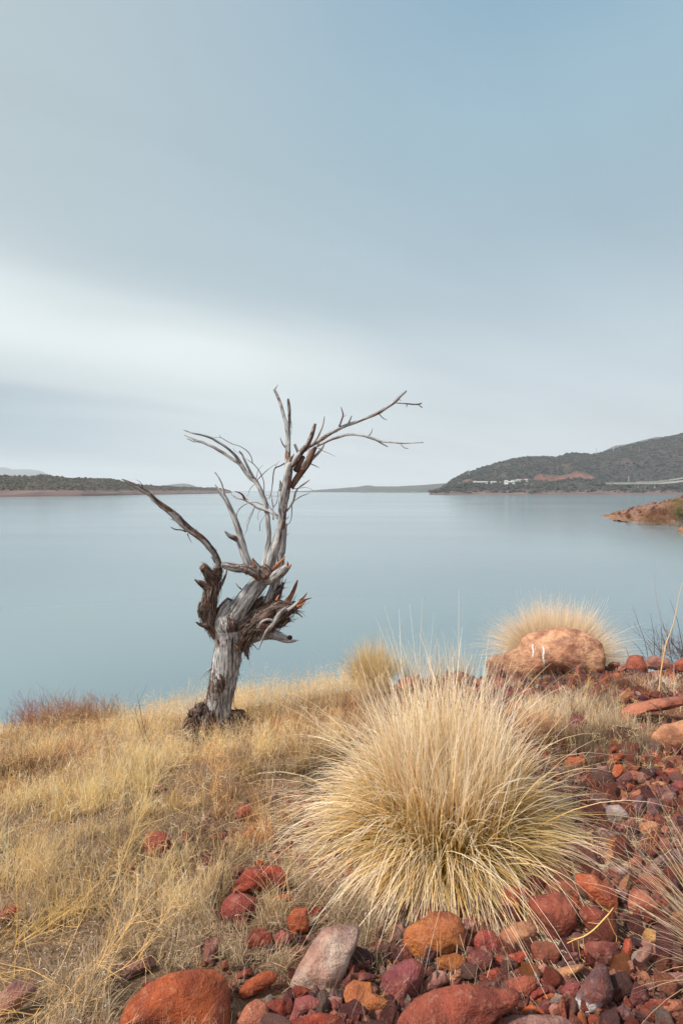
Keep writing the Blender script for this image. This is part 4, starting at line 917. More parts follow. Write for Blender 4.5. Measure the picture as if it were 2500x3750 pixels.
while cnt < 150 and tries < 6000:
    tries += 1
    reg = 0 if r9.random() < .78 else 1
    x = r9.uniform(1000, 2560) if reg == 0 else r9.uniform(1480, 2560); y = r9.uniform(2640, 3800) if reg == 0 else r9.uniform(2430, 2600)
    if not inpoly(x, y, SCREE if reg == 0 else CREST)[0] or in_key(x, y, -6): continue
    h = hit([x], [y])[0]
    if np.isnan(h[1]): continue
    s_ = r9.uniform(.026, .060) * (1.0 if reg == 0 else 1.25) * (h[1] / 2.3) ** .45
    if any((h[0] - a) ** 2 + (h[1] - b) ** 2 < (.8 * (s_ + c)) ** 2 for a, b, c in placed): continue
    placed.append((h[0], h[1], s_)); o = bpy.data.objects.new('stone', prot[r9.integers(0, 14)]); C.objects.link(o)
    o.location = (h[0], h[1], h[2] + s_ * .22); o.rotation_euler = tuple(r9.uniform(-.5, .5, 2)) + (r9.uniform(0, 6.28),); o.scale = (s_, s_, s_)
    cn = cwn[r9.choice(len(cwn), p=cwp)]; o.color = tuple(np.array(COL[cw[cn][0]]) * r9.uniform(.75, 1.15)) + (1.0,)
    cand = []
    for (a_, b_, c_, d_), kl in zip(KEY, KLAB):
        if len(kl.replace('-', ' ').split()) > 8: continue
        ex = x - (a_ + c_) / 2; ey = y - (b_ + d_) / 2
        cand.append((max(abs(ex) / (c_ - a_), abs(ey) / (d_ - b_)) * 100 + math.hypot(ex, ey) * .3, (('left of' if ex < 0 else 'right of') if abs(ex) / (c_ - a_) > abs(ey) / (d_ - b_) else ('behind' if ey < 0 else 'in front of')) + ' the ' + kl))
    where = next(w_ for _, w_ in sorted(cand) if cn + w_ not in used_labels); used_labels.add(cn + where)
    lb = ('tiny ' if s_ / h[1] < .0125 else 'small ') + cn + ' stone ' + where; tag(o, lb, 'stone', 'small loose stones among the larger rocks'); cnt += 1
# gravel
def gravel(n, seed, poly, box_, smin, smax, pw=2.2, sink=.2):
    rs = np.random.default_rng(seed); x = rs.uniform(box_[0], box_[2], n * 3); y = rs.uniform(box_[1], box_[3], n * 3); k = inpoly(x, y, poly); x, y = x[k][:n], y[k][:n]
    h = hit(x, y); k = ~np.isnan(h[:, 1]); h = h[k]; h = h[(h[:, 1] > 1.95) | (rs.random(len(h)) < .55)]; return h, rs
b = Bag(); vg = [];  nv, nf = ico(2)
protos = []
for k in range(10):
    v, f = proto_rock(300 + k, 2); protos.append(v)
protos = np.array(protos)
for poly, bx, n, s0, s1, sd_ in ((SCREE, (1000, 2640, 2700, 3900), 4600, .008, .031, 5), (CREST, (1480, 2430, 2650, 2600), 2200, .007, .035, 6),
                                 ([(1000, 2900), (1400, 2900), (1500, 3350), (1300, 3600), (1000, 3800), (600, 3750), (750, 3000)], (600, 2900, 1500, 3800), 900, .005, .022, 7),
                                 ([(1350, 2520), (2050, 2520), (2100, 2900), (1350, 3100)], (1350, 2520, 2100, 3100), 1800, .006, .03, 9), ([(2640, 2500), (3600, 2500), (3600, 3900), (2640, 3900)], (2640, 2500, 3600, 3900), 1500, .01, .04, 8)):
    h, rs = gravel(n, sd_, poly, bx, s0, s1); n = len(h); s_ = s0 + (s1 - s0) * rs.random(n) ** 2.4; s_ *= (h[:, 1] / 2.3) ** .5
    pr = protos[rs.integers(0, 10, n)]; an = rs.uniform(0, 6.28, n); tl = rs.normal(0, .35, n)
    ca, sa = np.cos(an)[:, None], np.sin(an)[:, None]; ct_, st2 = np.cos(tl)[:, None], np.sin(tl)[:, None]
    X = pr[..., 0] * ct_ + pr[..., 2] * st2; Z = -pr[..., 0] * st2 + pr[..., 2] * ct_; Y = pr[..., 1]
    v = np.stack([X * ca - Y * sa, X * sa + Y * ca, Z], -1) * s_[:, None, None] + h[:, None, :] + np.array([0, 0, 1]) * (s_ * .3)[:, None, None]
    base = np.array([COL[cw[c][0]] for c in cwn])[rs.choice(len(cwn), n, p=cwp)] * rs.uniform(.45, 1.1, (n, 1)) * np.where(h[:, 1:2] < 2.3, .72, 1.0)  # nearest gravel tinted darker: shade of the rock gaps put into its colour
    b.add(v, (nf[None] + (np.arange(n) * len(nv))[:, None, None]).reshape(-1, 3), tint=np.repeat(base, len(nv), 0))
tag(link('gravel', b.mesh('gravel', False), m_gravel), 'loose red and purple gravel filling the gaps between the larger rocks', 'gravel', kind='stuff')
# rubble on the rocky point
b = Bag(); rs = np.random.default_rng(9); n = 2600; X = rs.uniform(80, 150, n); Y = rs.uniform(115, 185, n); Z = pointz(X, Y); k = Z > LAKE + .2; X, Y, Z = X[k], Y[k], Z[k]; n = len(X)
s_ = .12 + .75 * rs.random(n) ** 3.5; v = protos[rs.integers(0, 10, n)] * s_[:, None, None] + V3(X, Y, Z)[:, None, :]
base = np.array([(.18, .10, .075), (.24, .14, .10), (.18, .135, .12), (.14, .08, .07)])[rs.integers(0, 4, n)] * rs.uniform(.6, 1.15, (n, 1))
b.add(v, (nf[None] + (np.arange(n) * len(nv))[:, None, None]).reshape(-1, 3), tint=np.repeat(base, len(nv), 0))
tag(link('shore_rubble', b.mesh('shore_rubble', True), m_gravel), 'pinkish broken stones strewn over the rocky point on the right shore', 'rubble', kind='stuff')

# ================================================================== DEAD TREE
m_wood, g = material('weathered_wood'); at = g.n('ShaderNodeAttribute', attribute_name='grain'); G_ = at.outputs['Vector']
bk = g.n('ShaderNodeAttribute', attribute_name='bark').outputs['Fac']; geo = g.n('ShaderNodeNewGeometry'); pp = geo.outputs['Position']
a = g.noise(G_, 55, 5, .62); b_ = g.noise(G_, 150, 4, .6); c_ = g.noise(pp, 9, 4, .6); d_ = g.noise(pp, 45, 4, .65)
silver = g.ramp(a, [(.32, (.035, .03, .03)), (.41, (.15, .148, .158)), (.52, (.32, .325, .345)), (.72, (.54, .54, .55))])
silver = g.mix(g.m('MULTIPLY', g.rng(b_, .45, .34), .6), silver, (.05, .045, .045))
silver = g.mix(g.m('MULTIPLY', g.rng(c_, .56, .72), .5), silver, (.20, .12, .085))
barkc = g.ramp(a, [(.30, (.012, .010, .010)), (.45, (.055, .038, .034)), (.58, (.15, .108, .098)), (.75, (.28, .24, .23))])
barkc = g.mix(g.m('MULTIPLY', g.rng(c_, .52, .68), .6), barkc, (.19, .075, .035))
red = g.ramp(a, [(.3, (.09, .03, .018)), (.5, (.32, .125, .065)), (.7, (.52, .33, .23))])
f1 = g.rng(g.m('ADD', bk, g.m('MULTIPLY', g.m('SUBTRACT', g.m('ADD', g.m('MULTIPLY', c_, .6), g.m('MULTIPLY', d_, .4)), .5), 1.5)), .42, .58)
col = g.mix(f1, silver, barkc); col = g.mix(g.rng(bk, 1.4, 1.7), col, red)
hgt = g.m('ADD', g.m('MULTIPLY', a, 1.0), g.m('MULTIPLY', b_, .4))
out_surface(g, principled(g, col, .85, g.bump(hgt, .012, 1.0), .2))
m_bark = tint_material('shredded_bark', .9, var=60)
TZ = dict(T=(400, 1350, .7972), U=(650, 1380, .3189), V=(1000, 1380, .3827), W=(400, 1700, .3189), X=(650, 2000, .3316), Y=(600, 2350, .2551))
TY = 4.9; base_pt = P(800, 2700, TY); TREE = empty('dead_tree', tuple(base_pt), 'weathered silver dead tree with a gnarled forked trunk and bare broken branches', 'dead tree')
def tp(z, pts):
    x0, y0, s_ = TZ[z]; o = []
    for q in pts:
        dy_ = q[3] if len(q) > 3 else 0.0; Yd = TY + dy_; o.append(np.r_[P(x0 + s_ * q[0], y0 + s_ * q[1], Yd), q[2] * s_ / F * Yd])
    return o
LIMBS = []
def limb(name, segs, sides=14, per=6, ridge=.10, bark=.3, seed=None, knots=.0, rough=.12, barkfn=None, par=None, flat=False):
    pts = []; 
    for z, ps in segs: pts += tp(z, ps)
    bg = Bag(); path, rr = tube(bg, pts, sides, per, rough, ridge, bark, seed if seed is not None else random.uniform(0, 30), knots, barkfn=barkfn)
    if name == 'twig' and LIMBS and par is None: par = min(LIMBS, key=lambda L_: np.linalg.norm(L_[1] - path[0], axis=1).min())[0]
    o = link(name, bg.mesh(name, not flat, base_pt), m_wood, par or TREE)
    if name in ('branch', 'stem'): LIMBS.append((o, path))
    return o, path, rr
def strips_on(bag, path, rr, n, L=(.03, .10), W=(.004, .012), out=.25, cols=None, srange=(0, 1), seed=0, thr=None, spread=.35):
    rs = np.random.default_rng(seed); m = len(path); k = rs.uniform(srange[0], srange[1], n) * (m - 1.001); i = k.astype(int); fr = (k - i)[:, None]
    p = path[i] * (1 - fr) + path[i + 1] * fr; r_ = rr[i] * (1 - fr[:, 0]) + rr[i + 1] * fr[:, 0]; t, a_, b2 = frames(path); th = rs.uniform(0, 6.28, n)
    nn = a_[i] * np.cos(th)[:, None] + b2[i] * np.sin(th)[:, None]; root = p + nn * (r_ * 1.0)[:, None]
    sg = np.where(rs.random(n) < .75, -1, 1)[:, None]
    d = nrm(t[i] * sg + nn * rs.uniform(.02, out, n)[:, None] + rs.normal(size=(n, 3)) * spread * .4)
    side = nrm(np.cross(d, nn)); c = np.array(cols if cols else [(.06, .045, .04), (.13, .085, .07), (.22, .17, .15), (.03, .022, .02), (.30, .25, .23)])
    c0 = c[rs.integers(0, len(c), n)] * rs.uniform(.7, 1.2, (n, 1)); global rng
    v, f, tc_ = ribbons(root, d, rs.uniform(*L, n), rs.uniform(*W, n), rs.uniform(-.2, .5, n), 4, c0, c0 * .8, wob=.12, taper=.7, side=side)
    bag.add(v - base_pt, f, tint=tc_)
    v2, f2, t2 = ribbons(root + nn * .002, nrm(d + .1 * nn), rs.uniform(*L, n) * .7, rs.uniform(*W, n) * .4, rs.uniform(-.2, .5, n), 3, c0 * 1.3, c0, wob=.2, taper=.8, side=nrm(np.cross(d, side)))
    bag.add(v2 - base_pt, f2, tint=t2)
BK = Bag()
# trunk: bark on its left flank, bare silver wood on the right
def trunk_bark(s_, th): return np.where(s_ < .08, 1.0, .04 + .62 * np.exp(-((s_ - .38) / .13) ** 2) * (np.sin(th) < .0) * 1.0 + np.where(s_ > .80, .75, 0) * (np.sin(th * 1.0 + .4) > .2) + .5 * (np.sin(th + .2) < -.80))
o, p_, r_ = limb('trunk', [('T', [(492, 1680, 68), (498, 1600, 63), (508, 1530, 61), (520, 1470, 61), (532, 1410, 60), (545, 1340, 59), (556, 1270, 60), (560, 1210, 70), (556, 1165, 74), (560, 1120, 58), (585, 1085, 50)])],
                 40, 10, .12, .13, 4.2, .22, .10, trunk_bark)
strips_on(BK, p_, r_, 130, (.04, .12), (.005, .016), .10, srange=(.60, .97), seed=1)
strips_on(BK, p_, r_, 90, (.03, .12), (.004, .012), .3, srange=(.20, .55), seed=2)
# burl hollow low on the trunk
o, p2, r2 = limb('burl', [('Y', [(745, 430, 45, -.06), (785, 540, 80, -.11), (800, 630, 75, -.11), (775, 730, 45, -.07), (750, 820, 26, -.04)])], 24, 6, .3, .62, 2.2, .5, .3)
strips_on(BK, p2, r2, 150, (.02, .08), (.003, .008), .5, seed=3, spread=1.2)
# left stem
o, p3, r3 = limb('stem', [('X', [(520, 1010, 95), (440, 930, 95), (360, 820, 92, -.04), (340, 720, 88, -.06), (350, 620, 82, -.07), (370, 520, 82, -.08), (395, 430, 84, -.08), (415, 360, 66, -.08), (440, 290, 52, -.08), (450, 220, 44, -.09), (440, 150, 38, -.1), (405, 75, 35, -.12)]),
                          ('W', [(1160, 960, 36, -.15), (1080, 870, 36, -.18), (1000, 805, 37, -.2), (900, 735, 40, -.22), (800, 640, 42, -.24), (740, 580, 40, -.25), (640, 500, 33, -.27), (540, 425, 30, -.3), (480, 362, 26, -.31), (400, 305, 25, -.32), (300, 250, 24, -.34), (220, 207, 17, -.35), (150, 172, 6, -.36)])],
                 24, 6, .16, .8, 6.1, .12, .16, lambda s_, th: np.where(s_ < .38, .95, .48 + .25 * np.sin(th)))
strips_on(BK, p3, r3, 360, (.03, .10), (.005, .014), .22, srange=(0, .34), seed=4)
strips_on(BK, p3, r3, 70, (.02, .06), (.003, .006), .15, srange=(.38, .95), seed=44)
o, p4_, r4 = limb('stub', [('X', [(390, 400, 70, -.1), (355, 320, 60, -.14), (315, 265, 50, -.17), (278, 225, 40, -.2)])], 18, 6, .18, .8, 3.3, .1, .1); strips_on(BK, p4_, r4, 80, (.03, .09), (.004, .01), .3, seed=5)
limb('stub', [('X', [(350, 460, 60, -.1), (290, 430, 40, -.12), (240, 400, 27, -.14), (192, 370, 8, -.16)])], 12, 5, .2, .7)
limb('stub', [('X', [(330, 880, 40, -.1), (262, 868, 22, -.13), (202, 838, 6, -.15)])], 10, 5, .2, .9)
limb('twig', [('X', [(480, 440, 18, -.05), (520, 350, 15, -.03), (540, 270, 14, 0), (552, 172, 7, .02)])], 8, 5, .1, .4)
limb('stub', [('X', [(250, 780, 20, -.1), (238, 700, 22, -.14), (250, 620, 14, -.16)])], 10, 5, .2, .5)
# centre stem up to the whorl
o, p5, r5 = limb('stem', [('X', [(560, 960, 118), (610, 800, 115, -.02), (700, 660, 108, -.03), (800, 530, 100, -.02), (890, 420, 92, 0), (965, 335, 82, .03)])], 28, 8, .09, .12, 9.4, .1, .08, lambda s_, th: .10 + .5 * (np.sin(th) > .72))
strips_on(BK, p5, r5, 90, (.05, .14), (.004, .012), .2, srange=(0, .35), seed=6)
o, p6, r6 = limb('branch', [('X', [(1000, 340, 70, 0), (930, 345, 64, -.05), (860, 300, 55, -.09), (790, 262, 48, -.11), (720, 245, 46, -.12), (630, 240, 44, -.13), (540, 215, 38, -.15), (490, 205, 32, -.16)])], 18, 6, .14, .5, 1.9, .12, .12)
strips_on(BK, p6, r6, 60, (.02, .07), (.003, .009), .4, srange=(.3, .7), seed=7)
o, p7, r7 = limb('branch', [('X', [(960, 370, 62, -.04), (1040, 365, 60, -.1), (1110, 315, 58, -.15), (1170, 265, 48, -.19), (1215, 225, 38, -.22)])], 18, 6, .14, .35, 7.7, .1, .1)
o, p8, r8 = limb('burl', [('X', [(930, 240, 50, -.08), (990, 300, 70, -.1), (1010, 340, 62, -.12)])], 16, 6, .35, .85, 5.5, .5, .3); strips_on(BK, p8, r8, 60, (.02, .05), (.003, .008), .6, seed=8, spread=1)
SP = Bag()
def splinter(z, pts, wd=None, red_=True, seed=0):
    bg = Bag(); tube(SP, [q - np.r_[base_pt, 0] for q in tp(z, pts)], 7, 3, .25, .2, 1.8 if red_ else .5, seed)
for q in [[(1180, 250, 26, -.2), (1215, 200, 14, -.22), (1212, 165, 3, -.22)], [(1195, 260, 24, -.2), (1240, 225, 16, -.22), (1256, 200, 4, -.22)], [(1170, 240, 20, -.2), (1185, 205, 8, -.2), (1190, 180, 2, -.2)],
          [(1050, 260, 18, -.12), (1110, 200, 18, -.13), (1160, 150, 11, -.14), (1192, 108, 2, -.15)], [(870, 230, 26, -.12), (840, 180, 20, -.13), (830, 128, 4, -.14)],
          [(1290, 660, 26, -.1), (1360, 600, 16, -.1), (1410, 545, 8, -.1), (1432, 508, 2, -.1)], [(1310, 650, 22, -.12), (1390, 600, 14, -.12), (1485, 570, 2, -.12)], [(1320, 670, 18, -.14), (1380, 640, 10, -.14), (1430, 585, 2, -.14)],
          [(1300, 690, 22, -.1), (1350, 660, 12, -.1), (1372, 690, 3, -.1)], [(1090, 600, 16, -.1), (1110, 560, 10, -.1), (1125, 535, 2, -.1)]]: splinter('X', q, seed=random.uniform(0, 20))
for q in [[(900, 250, 38, -.1), (860, 195, 28, -.12), (822, 140, 16, -.13)], [(1200, 640, 40, -.05), (1260, 540, 26, -.08), (1300, 450, 20, -.09), (1325, 375, 8, -.1)]]:
    limb('stub', [('X', q)], 10, 5, .2, 1.55 if q[0][0] > 1000 else .4)
link('splintered_wood', SP.mesh('splintered_wood', True), m_wood, TREE)
# stem C (left light upright), D (long bent one), E (main right), J (behind)
limb('branch', [('U', [(830, 2260, 52, .02), (805, 2150, 55, .02), (765, 2010, 50, .03), (725, 1890, 52, .04), (695, 1760, 40, .05), (650, 1620, 34, .06), (600, 1500, 30, .07), (545, 1390, 28, .08), (485, 1320, 20, .1), (430, 1235, 6, .12)])], 16, 6, .12, .3, 11.)
limb('branch', [('U', [(545, 1390, 18, .08), (530, 1330, 14, .07), (515, 1250, 11, .06), (487, 1180, 8, .05), (455, 1130, 6, .05), (430, 1095, 5, .05)])], 8, 4, .1, .15)
limb('stub', [('U', [(700, 1870, 36, .04), (630, 1840, 30, .0), (585, 1815, 22, -.02), (540, 1770, 5, -.05)])], 10, 5, .2, .5)
limb('branch', [('U', [(990, 2230, 44, .03), (1015, 2080, 40, .05), (1042, 1920, 34, .08), (1045, 1740, 29, .10), (1030, 1580, 28, .12), (1000, 1430, 30, .14), (950, 1295, 27, .16), (895, 1200, 30, .18), (840, 1155, 28, .19), (780, 1090, 26, .2), (725, 1005, 25, .22), (640, 950, 20, .24), (560, 895, 19, .26), (480, 845, 18, .27), (400, 800, 17, .28), (300, 755, 15, .3), (225, 735, 13, .31), (160, 700, 11, .32), (80, 668, 6, .33)])], 14, 5, .12, .12, 14.)
limb('branch', [('U', [(730, 1000, 22, .22), (665, 905, 17, .2), (565, 812, 16, .18), (470, 750, 15, .16), (385, 700, 14, .15), (280, 668, 12, .14), (180, 648, 9, .13), (68, 611, 4, .12)])], 12, 5, .12, .2, 15.)
limb('branch', [('U', [(880, 1170, 18, .18), (820, 1060, 16, .15), (770, 960, 14, .13), (742, 895, 11, .12), (708, 850, 7, .1)])], 10, 4, .1, .2)
limb('twig', [('U', [(240, 738, 8, .3), (190, 745, 7, .3), (140, 722, 5, .3), (105, 710, 4, .3)])], 6, 4, 0, .2)
limb('stem', [('X', [(985, 330, 60, .02)]), ('U', [(1050, 2210, 56, .02), (1090, 2060, 60, .0), (1140, 1910, 56, -.02), (1180, 1760, 52, -.03), (1200, 1620, 50, -.04), (1208, 1500, 52, -.05), (1228, 1360, 58, -.06), (1252, 1230, 52, -.07), (1272, 1120, 48, -.08), (1290, 1020, 42, -.08)]),
              ('V', [(185, 840, 28, -.08), (225, 780, 28, -.10), (280, 710, 26, -.12), (325, 650, 25, -.14), (365, 570, 21, -.17), (388, 500, 18, -.19), (402, 450, 13, -.2)])], 24, 6, .11, .3, 17., .08, .1, lambda s_, th: .22 + .35 * (np.sin(th) > .1) * (s_ > .3) + .3 * (s_ > .8))
limb('branch', [('U', [(1275, 1060, 40, -.06), (1265, 940, 33, -.03), (1268, 800, 30, 0), (1270, 670, 28, .03), (1258, 570, 28, .05), (1235, 500, 20, .06), (1208, 400, 20, .08), (1178, 300, 18, .1), (1140, 205, 16, .12), (1108, 140, 15, .13)])], 14, 5, .12, .42, 19.)
limb('branch', [('U', [(1280, 590, 20, .04), (1283, 500, 20, .02), (1284, 400, 19, .0), (1277, 320, 18, -.02), (1269, 252, 13, -.03)])], 12, 5, .12, .5, 20.)
limb('twig', [('U', [(1120, 140, 8, .13), (1138, 115, 5, .13), (1158, 88, 2, .13)])], 6, 4, 0, .6)
limb('branch', [('V', [(300, 700, 22, -.12), (345, 665, 21, -.08), (400, 635, 20, -.02), (450, 605, 20, .03), (520, 558, 18, .08), (600, 512, 17, .12), (700, 465, 16, .16), (800, 430, 15, .2), (900, 390, 15, .24), (1000, 347, 17, .28), (1090, 290, 15, .32), (1160, 243, 14, .35), (1210, 190, 13, .38), (1270, 136, 10, .42)])], 14, 5, .12, .3, 22., .1)
limb('branch', [('V', [(1165, 246, 8, .35), (1250, 255, 7, .34), (1340, 263, 7, .33), (1390, 262, 8, .33), (1420, 250, 5, .33)])], 8, 5, .1, .5)
limb('twig', [('V', [(1388, 262, 6, .33), (1405, 280, 5, .33), (1426, 296, 3, .33)])], 6, 3, 0, .5)
limb('branch', [('V', [(420, 660, 14, -.05), (480, 632, 14, -.08), (550, 600, 13, -.11), (640, 572, 13, -.15), (720, 552, 12, -.19), (820, 555, 12, -.23), (910, 577, 12, -.27), (1000, 608, 11, -.31), (1060, 622, 9, -.33), (1150, 628, 8, -.36), (1220, 636, 7, -.39), (1320, 632, 6, -.43), (1435, 628, 4, -.47)])], 12, 5, .12, .4, 23., .1)
limb('twig', [('V', [(975, 600, 9, -.3), (1040, 640, 7, -.31), (1095, 669, 5, -.32)])], 8, 4, 0, .4)
limb('branch', [('V', [(175, 1060, 26, -.05), (230, 965, 30, -.02), (300, 870, 33, .02), (350, 790, 31, .05), (380, 710, 27, .06), (412, 672, 15, .05)])], 16, 6, .15, .75, 24., .15)
limb('branch', [('V', [(215, 900, 26, -.03), (250, 830, 24, -.06), (290, 760, 20, -.08)])], 10, 5, .3, .9, 25., .2)
limb('branch', [('V', [(378, 785, 14, .05), (430, 730, 13, .08), (470, 680, 11, .1), (492, 635, 5, .12)])], 8, 4, .1, .15)
limb('branch', [('V', [(370, 655, 14, -.1), (418, 585, 12, -.07), (458, 505, 10, -.04), (480, 435, 8, -.02), (491, 378, 3, 0)])], 8, 5, .1, .2)
limb('stub', [('V', [(250, 750, 13, .02), (228, 695, 13, .03), (208, 645, 12, .04)])], 8, 4, .1, .0)
limb('stub', [('V', [(150, 830, 22, -.08), (178, 770, 14, -.09), (203, 738, 4, -.1)])], 8, 4, .3, .4)
limb('stub', [('U', [(1190, 1300, 30, -.06), (1185, 1240, 18, -.08), (1178, 1190, 6, -.09)])], 8, 4, .3, .2)
limb('branch', [('U', [(1235, 1680, 26, .10), (1215, 1850, 38, .10), (1195, 2020, 42, .10)]), ('X', [(1140, 60, 38, .10), (1140, 200, 44, .10), (1100, 350, 48, .10), (1060, 480, 55, .08), (1020, 610, 70, .05), (980, 720, 70, .03)])], 18, 6, .08, .12, 26.)
limb('branch', [('U', [(1160, 1620, 22, .0), (1080, 1552, 21, .05), (1000, 1522, 21, .1), (920, 1498, 21, .13), (860, 1455, 20, .15), (790, 1415, 19, .17), (740, 1400, 14, .18), (675, 1388, 10, .2), (615, 1348, 5, .22)])], 10, 5, .1, .15, 27.)
limb('branch', [('U', [(775, 1408, 15, .17), (750, 1360, 12, .15), (710, 1330, 9, .14), (658, 1315, 4, .13)])], 8, 4, .1, .5)
limb('branch', [('U', [(1240, 1545, 18, -.0), (1320, 1445, 14, .04), (1350, 1340, 12, .07), (1382, 1280, 10, .1), (1450, 1230, 11, .12), (1516, 1183, 6, .14)])], 8, 4, .1, .05)
limb('branch', [('U', [(1335, 1425, 9, .05), (1420, 1370, 6, .02), (1480, 1350, 4, .0), (1520, 1330, 2, -.02)])], 6, 4, 0, .1)
limb('branch', [('U', [(1310, 1460, 7, .05), (1312, 1560, 6, .03), (1300, 1650, 5, .0), (1250, 1715, 4, -.02)])], 6, 4, 0, .1)
# hooked branch with a hollow end, and the torn mass at the right fork
o, p9, r9_ = limb('branch', [('X', [(830, 1010, 62, .0), (940, 985, 60, -.04), (1050, 975, 56, -.07), (1130, 1000, 50, -.1), (1200, 1030, 42, -.12), (1258, 1048, 22, -.13), (1340, 1038, 4, -.14)])], 20, 6, .1, .2, 28., .08)
hb = Bag(); v, f = ico(3); hc = P(650 + 1240 * .3316, 2000 + 1008 * .3316, TY - .155); hv = v * np.array([.022, .012, .019]); hb.add(hv + hc - base_pt, np.c_[f, f[:, 2]]); m_hole = plain('hollow_shade', (.012, .01, .01), .95); link('hollow', hb.mesh('hollow'), m_hole, TREE)  # solid black ellipsoid: the shade inside the hole is put into its colour
mass = []
for k, (segp, n) in enumerate([([(700, 1130, 75, -.02), (740, 1000, 105, -.02), (800, 900, 120, -.03), (900, 830, 118, -.04), (1010, 760, 105, -.05), (1100, 700, 90, -.05), (1210, 690, 62, -.08), (1310, 650, 40, -.1)], 700),
                              ([(880, 900, 70, -.10), (980, 900, 75, -.10), (1060, 850, 62, -.08), (1130, 780, 52, -.08), (1220, 720, 40, -.08), (1300, 690, 28, -.08)], 260),
                              ([(980, 720, 60, .0), (1040, 630, 55, .02), (1090, 550, 42, .04), (1130, 470, 30, .05), (1172, 403, 12, .06)], 150),
                              ([(1100, 860, 50, -.05), (1180, 840, 32, -.06), (1245, 800, 12, -.06)], 60),
                              ([(760, 800, 40, -.02), (830, 720, 36, -.0), (900, 620, 34, .0), (940, 560, 14, .0)], 150)]):
    o, pq, rq = limb('burl' if k < 2 else 'stub', [('X', segp)], 24 if k < 2 else 12, 6, .35, 1.0, 30. + k, .5, .28)
    strips_on(BK, pq, rq, int(n * .8), (.03, .11), (.004, .014), .34, seed=20 + k, spread=.8)
limb('root', [('X', [(895, 905, 13, -.16), (925, 845, 15, -.17), (985, 812, 15, -.18), (1055, 822, 14, -.18)])], 8, 5, .1, .1)
limb('root', [('X', [(1200, 688, 22, -.15), (1120, 755, 26, -.17), (1060, 850, 24, -.18), (985, 945, 22, -.16), (930, 1050, 11, -.14), (898, 1142, 4, -.13)])], 10, 5, .12, .2)
limb('root', [('X', [(1350, 600, 16, -.12), (1280, 660, 18, -.14), (1210, 710, 20, -.15)])], 8, 5, .12, .25)
limb('twig', [('X', [(1265, 700, 15, -.12), (1330, 742, 10, -.13), (1380, 788, 5, -.14)])], 7, 4, .1, .7)
limb('twig', [('X', [(640, 405, 4, .0), (670, 445, 8, .0), (705, 475, 10, .0)])], 6, 4, 0, .5)
limb('stub', [('X', [(440, 760, 40, -.02), (455, 700, 26, -.03), (460, 672, 14, -.03)])], 10, 4, .3, .95)
limb('stub', [('X', [(500, 790, 26, -.02), (520, 740, 14, -.02), (530, 685, 4, -.02)])], 8, 4, .3, .95)
rs = np.random.default_rng(88)
for k in range(26):
    an = rs.uniform(0, 6.28); rr0 = rs.uniform(.10, .16); bx = (780 - 1250) / F * TY + math.cos(an) * rr0; by = TY + math.sin(an) * rr0 * .9; gz0 = float(ground(bx, by)); out_ = rs.uniform(.05, .16); hh0 = rs.uniform(.10, .27) * (1.15 if math.cos(an) < 0 else .8)
    pts = np.array([[bx - math.cos(an) * .03, by - math.sin(an) * .03, gz0 + hh0, rs.uniform(.008, .02)], [bx + math.cos(an) * out_ * .5, by + math.sin(an) * out_ * .5, gz0 + hh0 * rs.uniform(.6, .95), rs.uniform(.02, .04)], [bx + math.cos(an) * out_, by + math.sin(an) * out_, gz0 + hh0 * .35, rs.uniform(.025, .045)], [bx + math.cos(an) * out_ * 1.3, by + math.sin(an) * out_ * 1.3, gz0 - .05, .03]])
    bg = Bag(); tube(bg, pts, 9, 4, .7, .6, 1.05, rs.uniform(0, 30), 1.0); link('root', bg.mesh('root', False, base_pt), m_wood, TREE)
# loose bark sheets on the left edge of the trunk
for q in [[(775, 60, 20, -.02), (765, 170, 28, -.04), (735, 270, 24, -.05), (700, 370, 16, -.06), (655, 408, 4, -.06)], [(790, 0, 16, .0), (778, 120, 16, .0), (760, 260, 14, .0), (730, 420, 12, .0)],
          [(890, -60, 30, -.1), (1000, 40, 34, -.1), (1060, 90, 26, -.12), (1085, 140, 8, -.12)], [(1160, 0, 40, -.02), (1180, 110, 34, -.02), (1195, 190, 20, -.02), (1215, 260, 4, -.02)]]:
    o, pq, rq = limb('bark_flake', [('Y', q)], 8, 5, .4, .98, rough=.4); strips_on(BK, pq, rq, 40, (.03, .1), (.003, .008), .4, seed=int(q[0][0]))
# stump collar around the foot
for q, n in [([(560, 900, 30, -.06), (500, 960, 55, -.12), (470, 1060, 80, -.14), (500, 1180, 110, -.14), (520, 1320, 120, -.12), (560, 1450, 110, -.1)], 260), ([(640, 1000, 50, -.12), (640, 1120, 80, -.18), (650, 1260, 90, -.18), (660, 1420, 80, -.16)], 160),
             ([(960, 1010, 30, .02), (1060, 1030, 45, .02), (1130, 1060, 55, .0), (1150, 1180, 70, -.02), (1120, 1330, 80, -.04), (1090, 1450, 70, -.04)], 240), ([(900, 1160, 40, -.12), (940, 1230, 60, -.14), (960, 1350, 70, -.14)], 120),
             ([(420, 1000, 26, -.15), (400, 1060, 20, -.17), (430, 1110, 20, -.17)], 30), ([(460, 1120, 40, -.2), (400, 1150, 26, -.22), (335, 1160, 8, -.24)], 40)]:
    o, pq, rq = limb('root_collar', [('Y', q)], 13, 5, .75, 1.05, knots=1.0, rough=.8, flat=True); strips_on(BK, pq, rq, n // 3, (.03, .09), (.006, .018), .20, seed=int(q[0][1]) + 3, spread=.55, cols=[(.025, .017, .014), (.05, .033, .027), (.09, .06, .05), (.18, .14, .13)])
link('bark', BK.mesh('bark', False), m_bark, TREE)['kind'] = 'stuff'
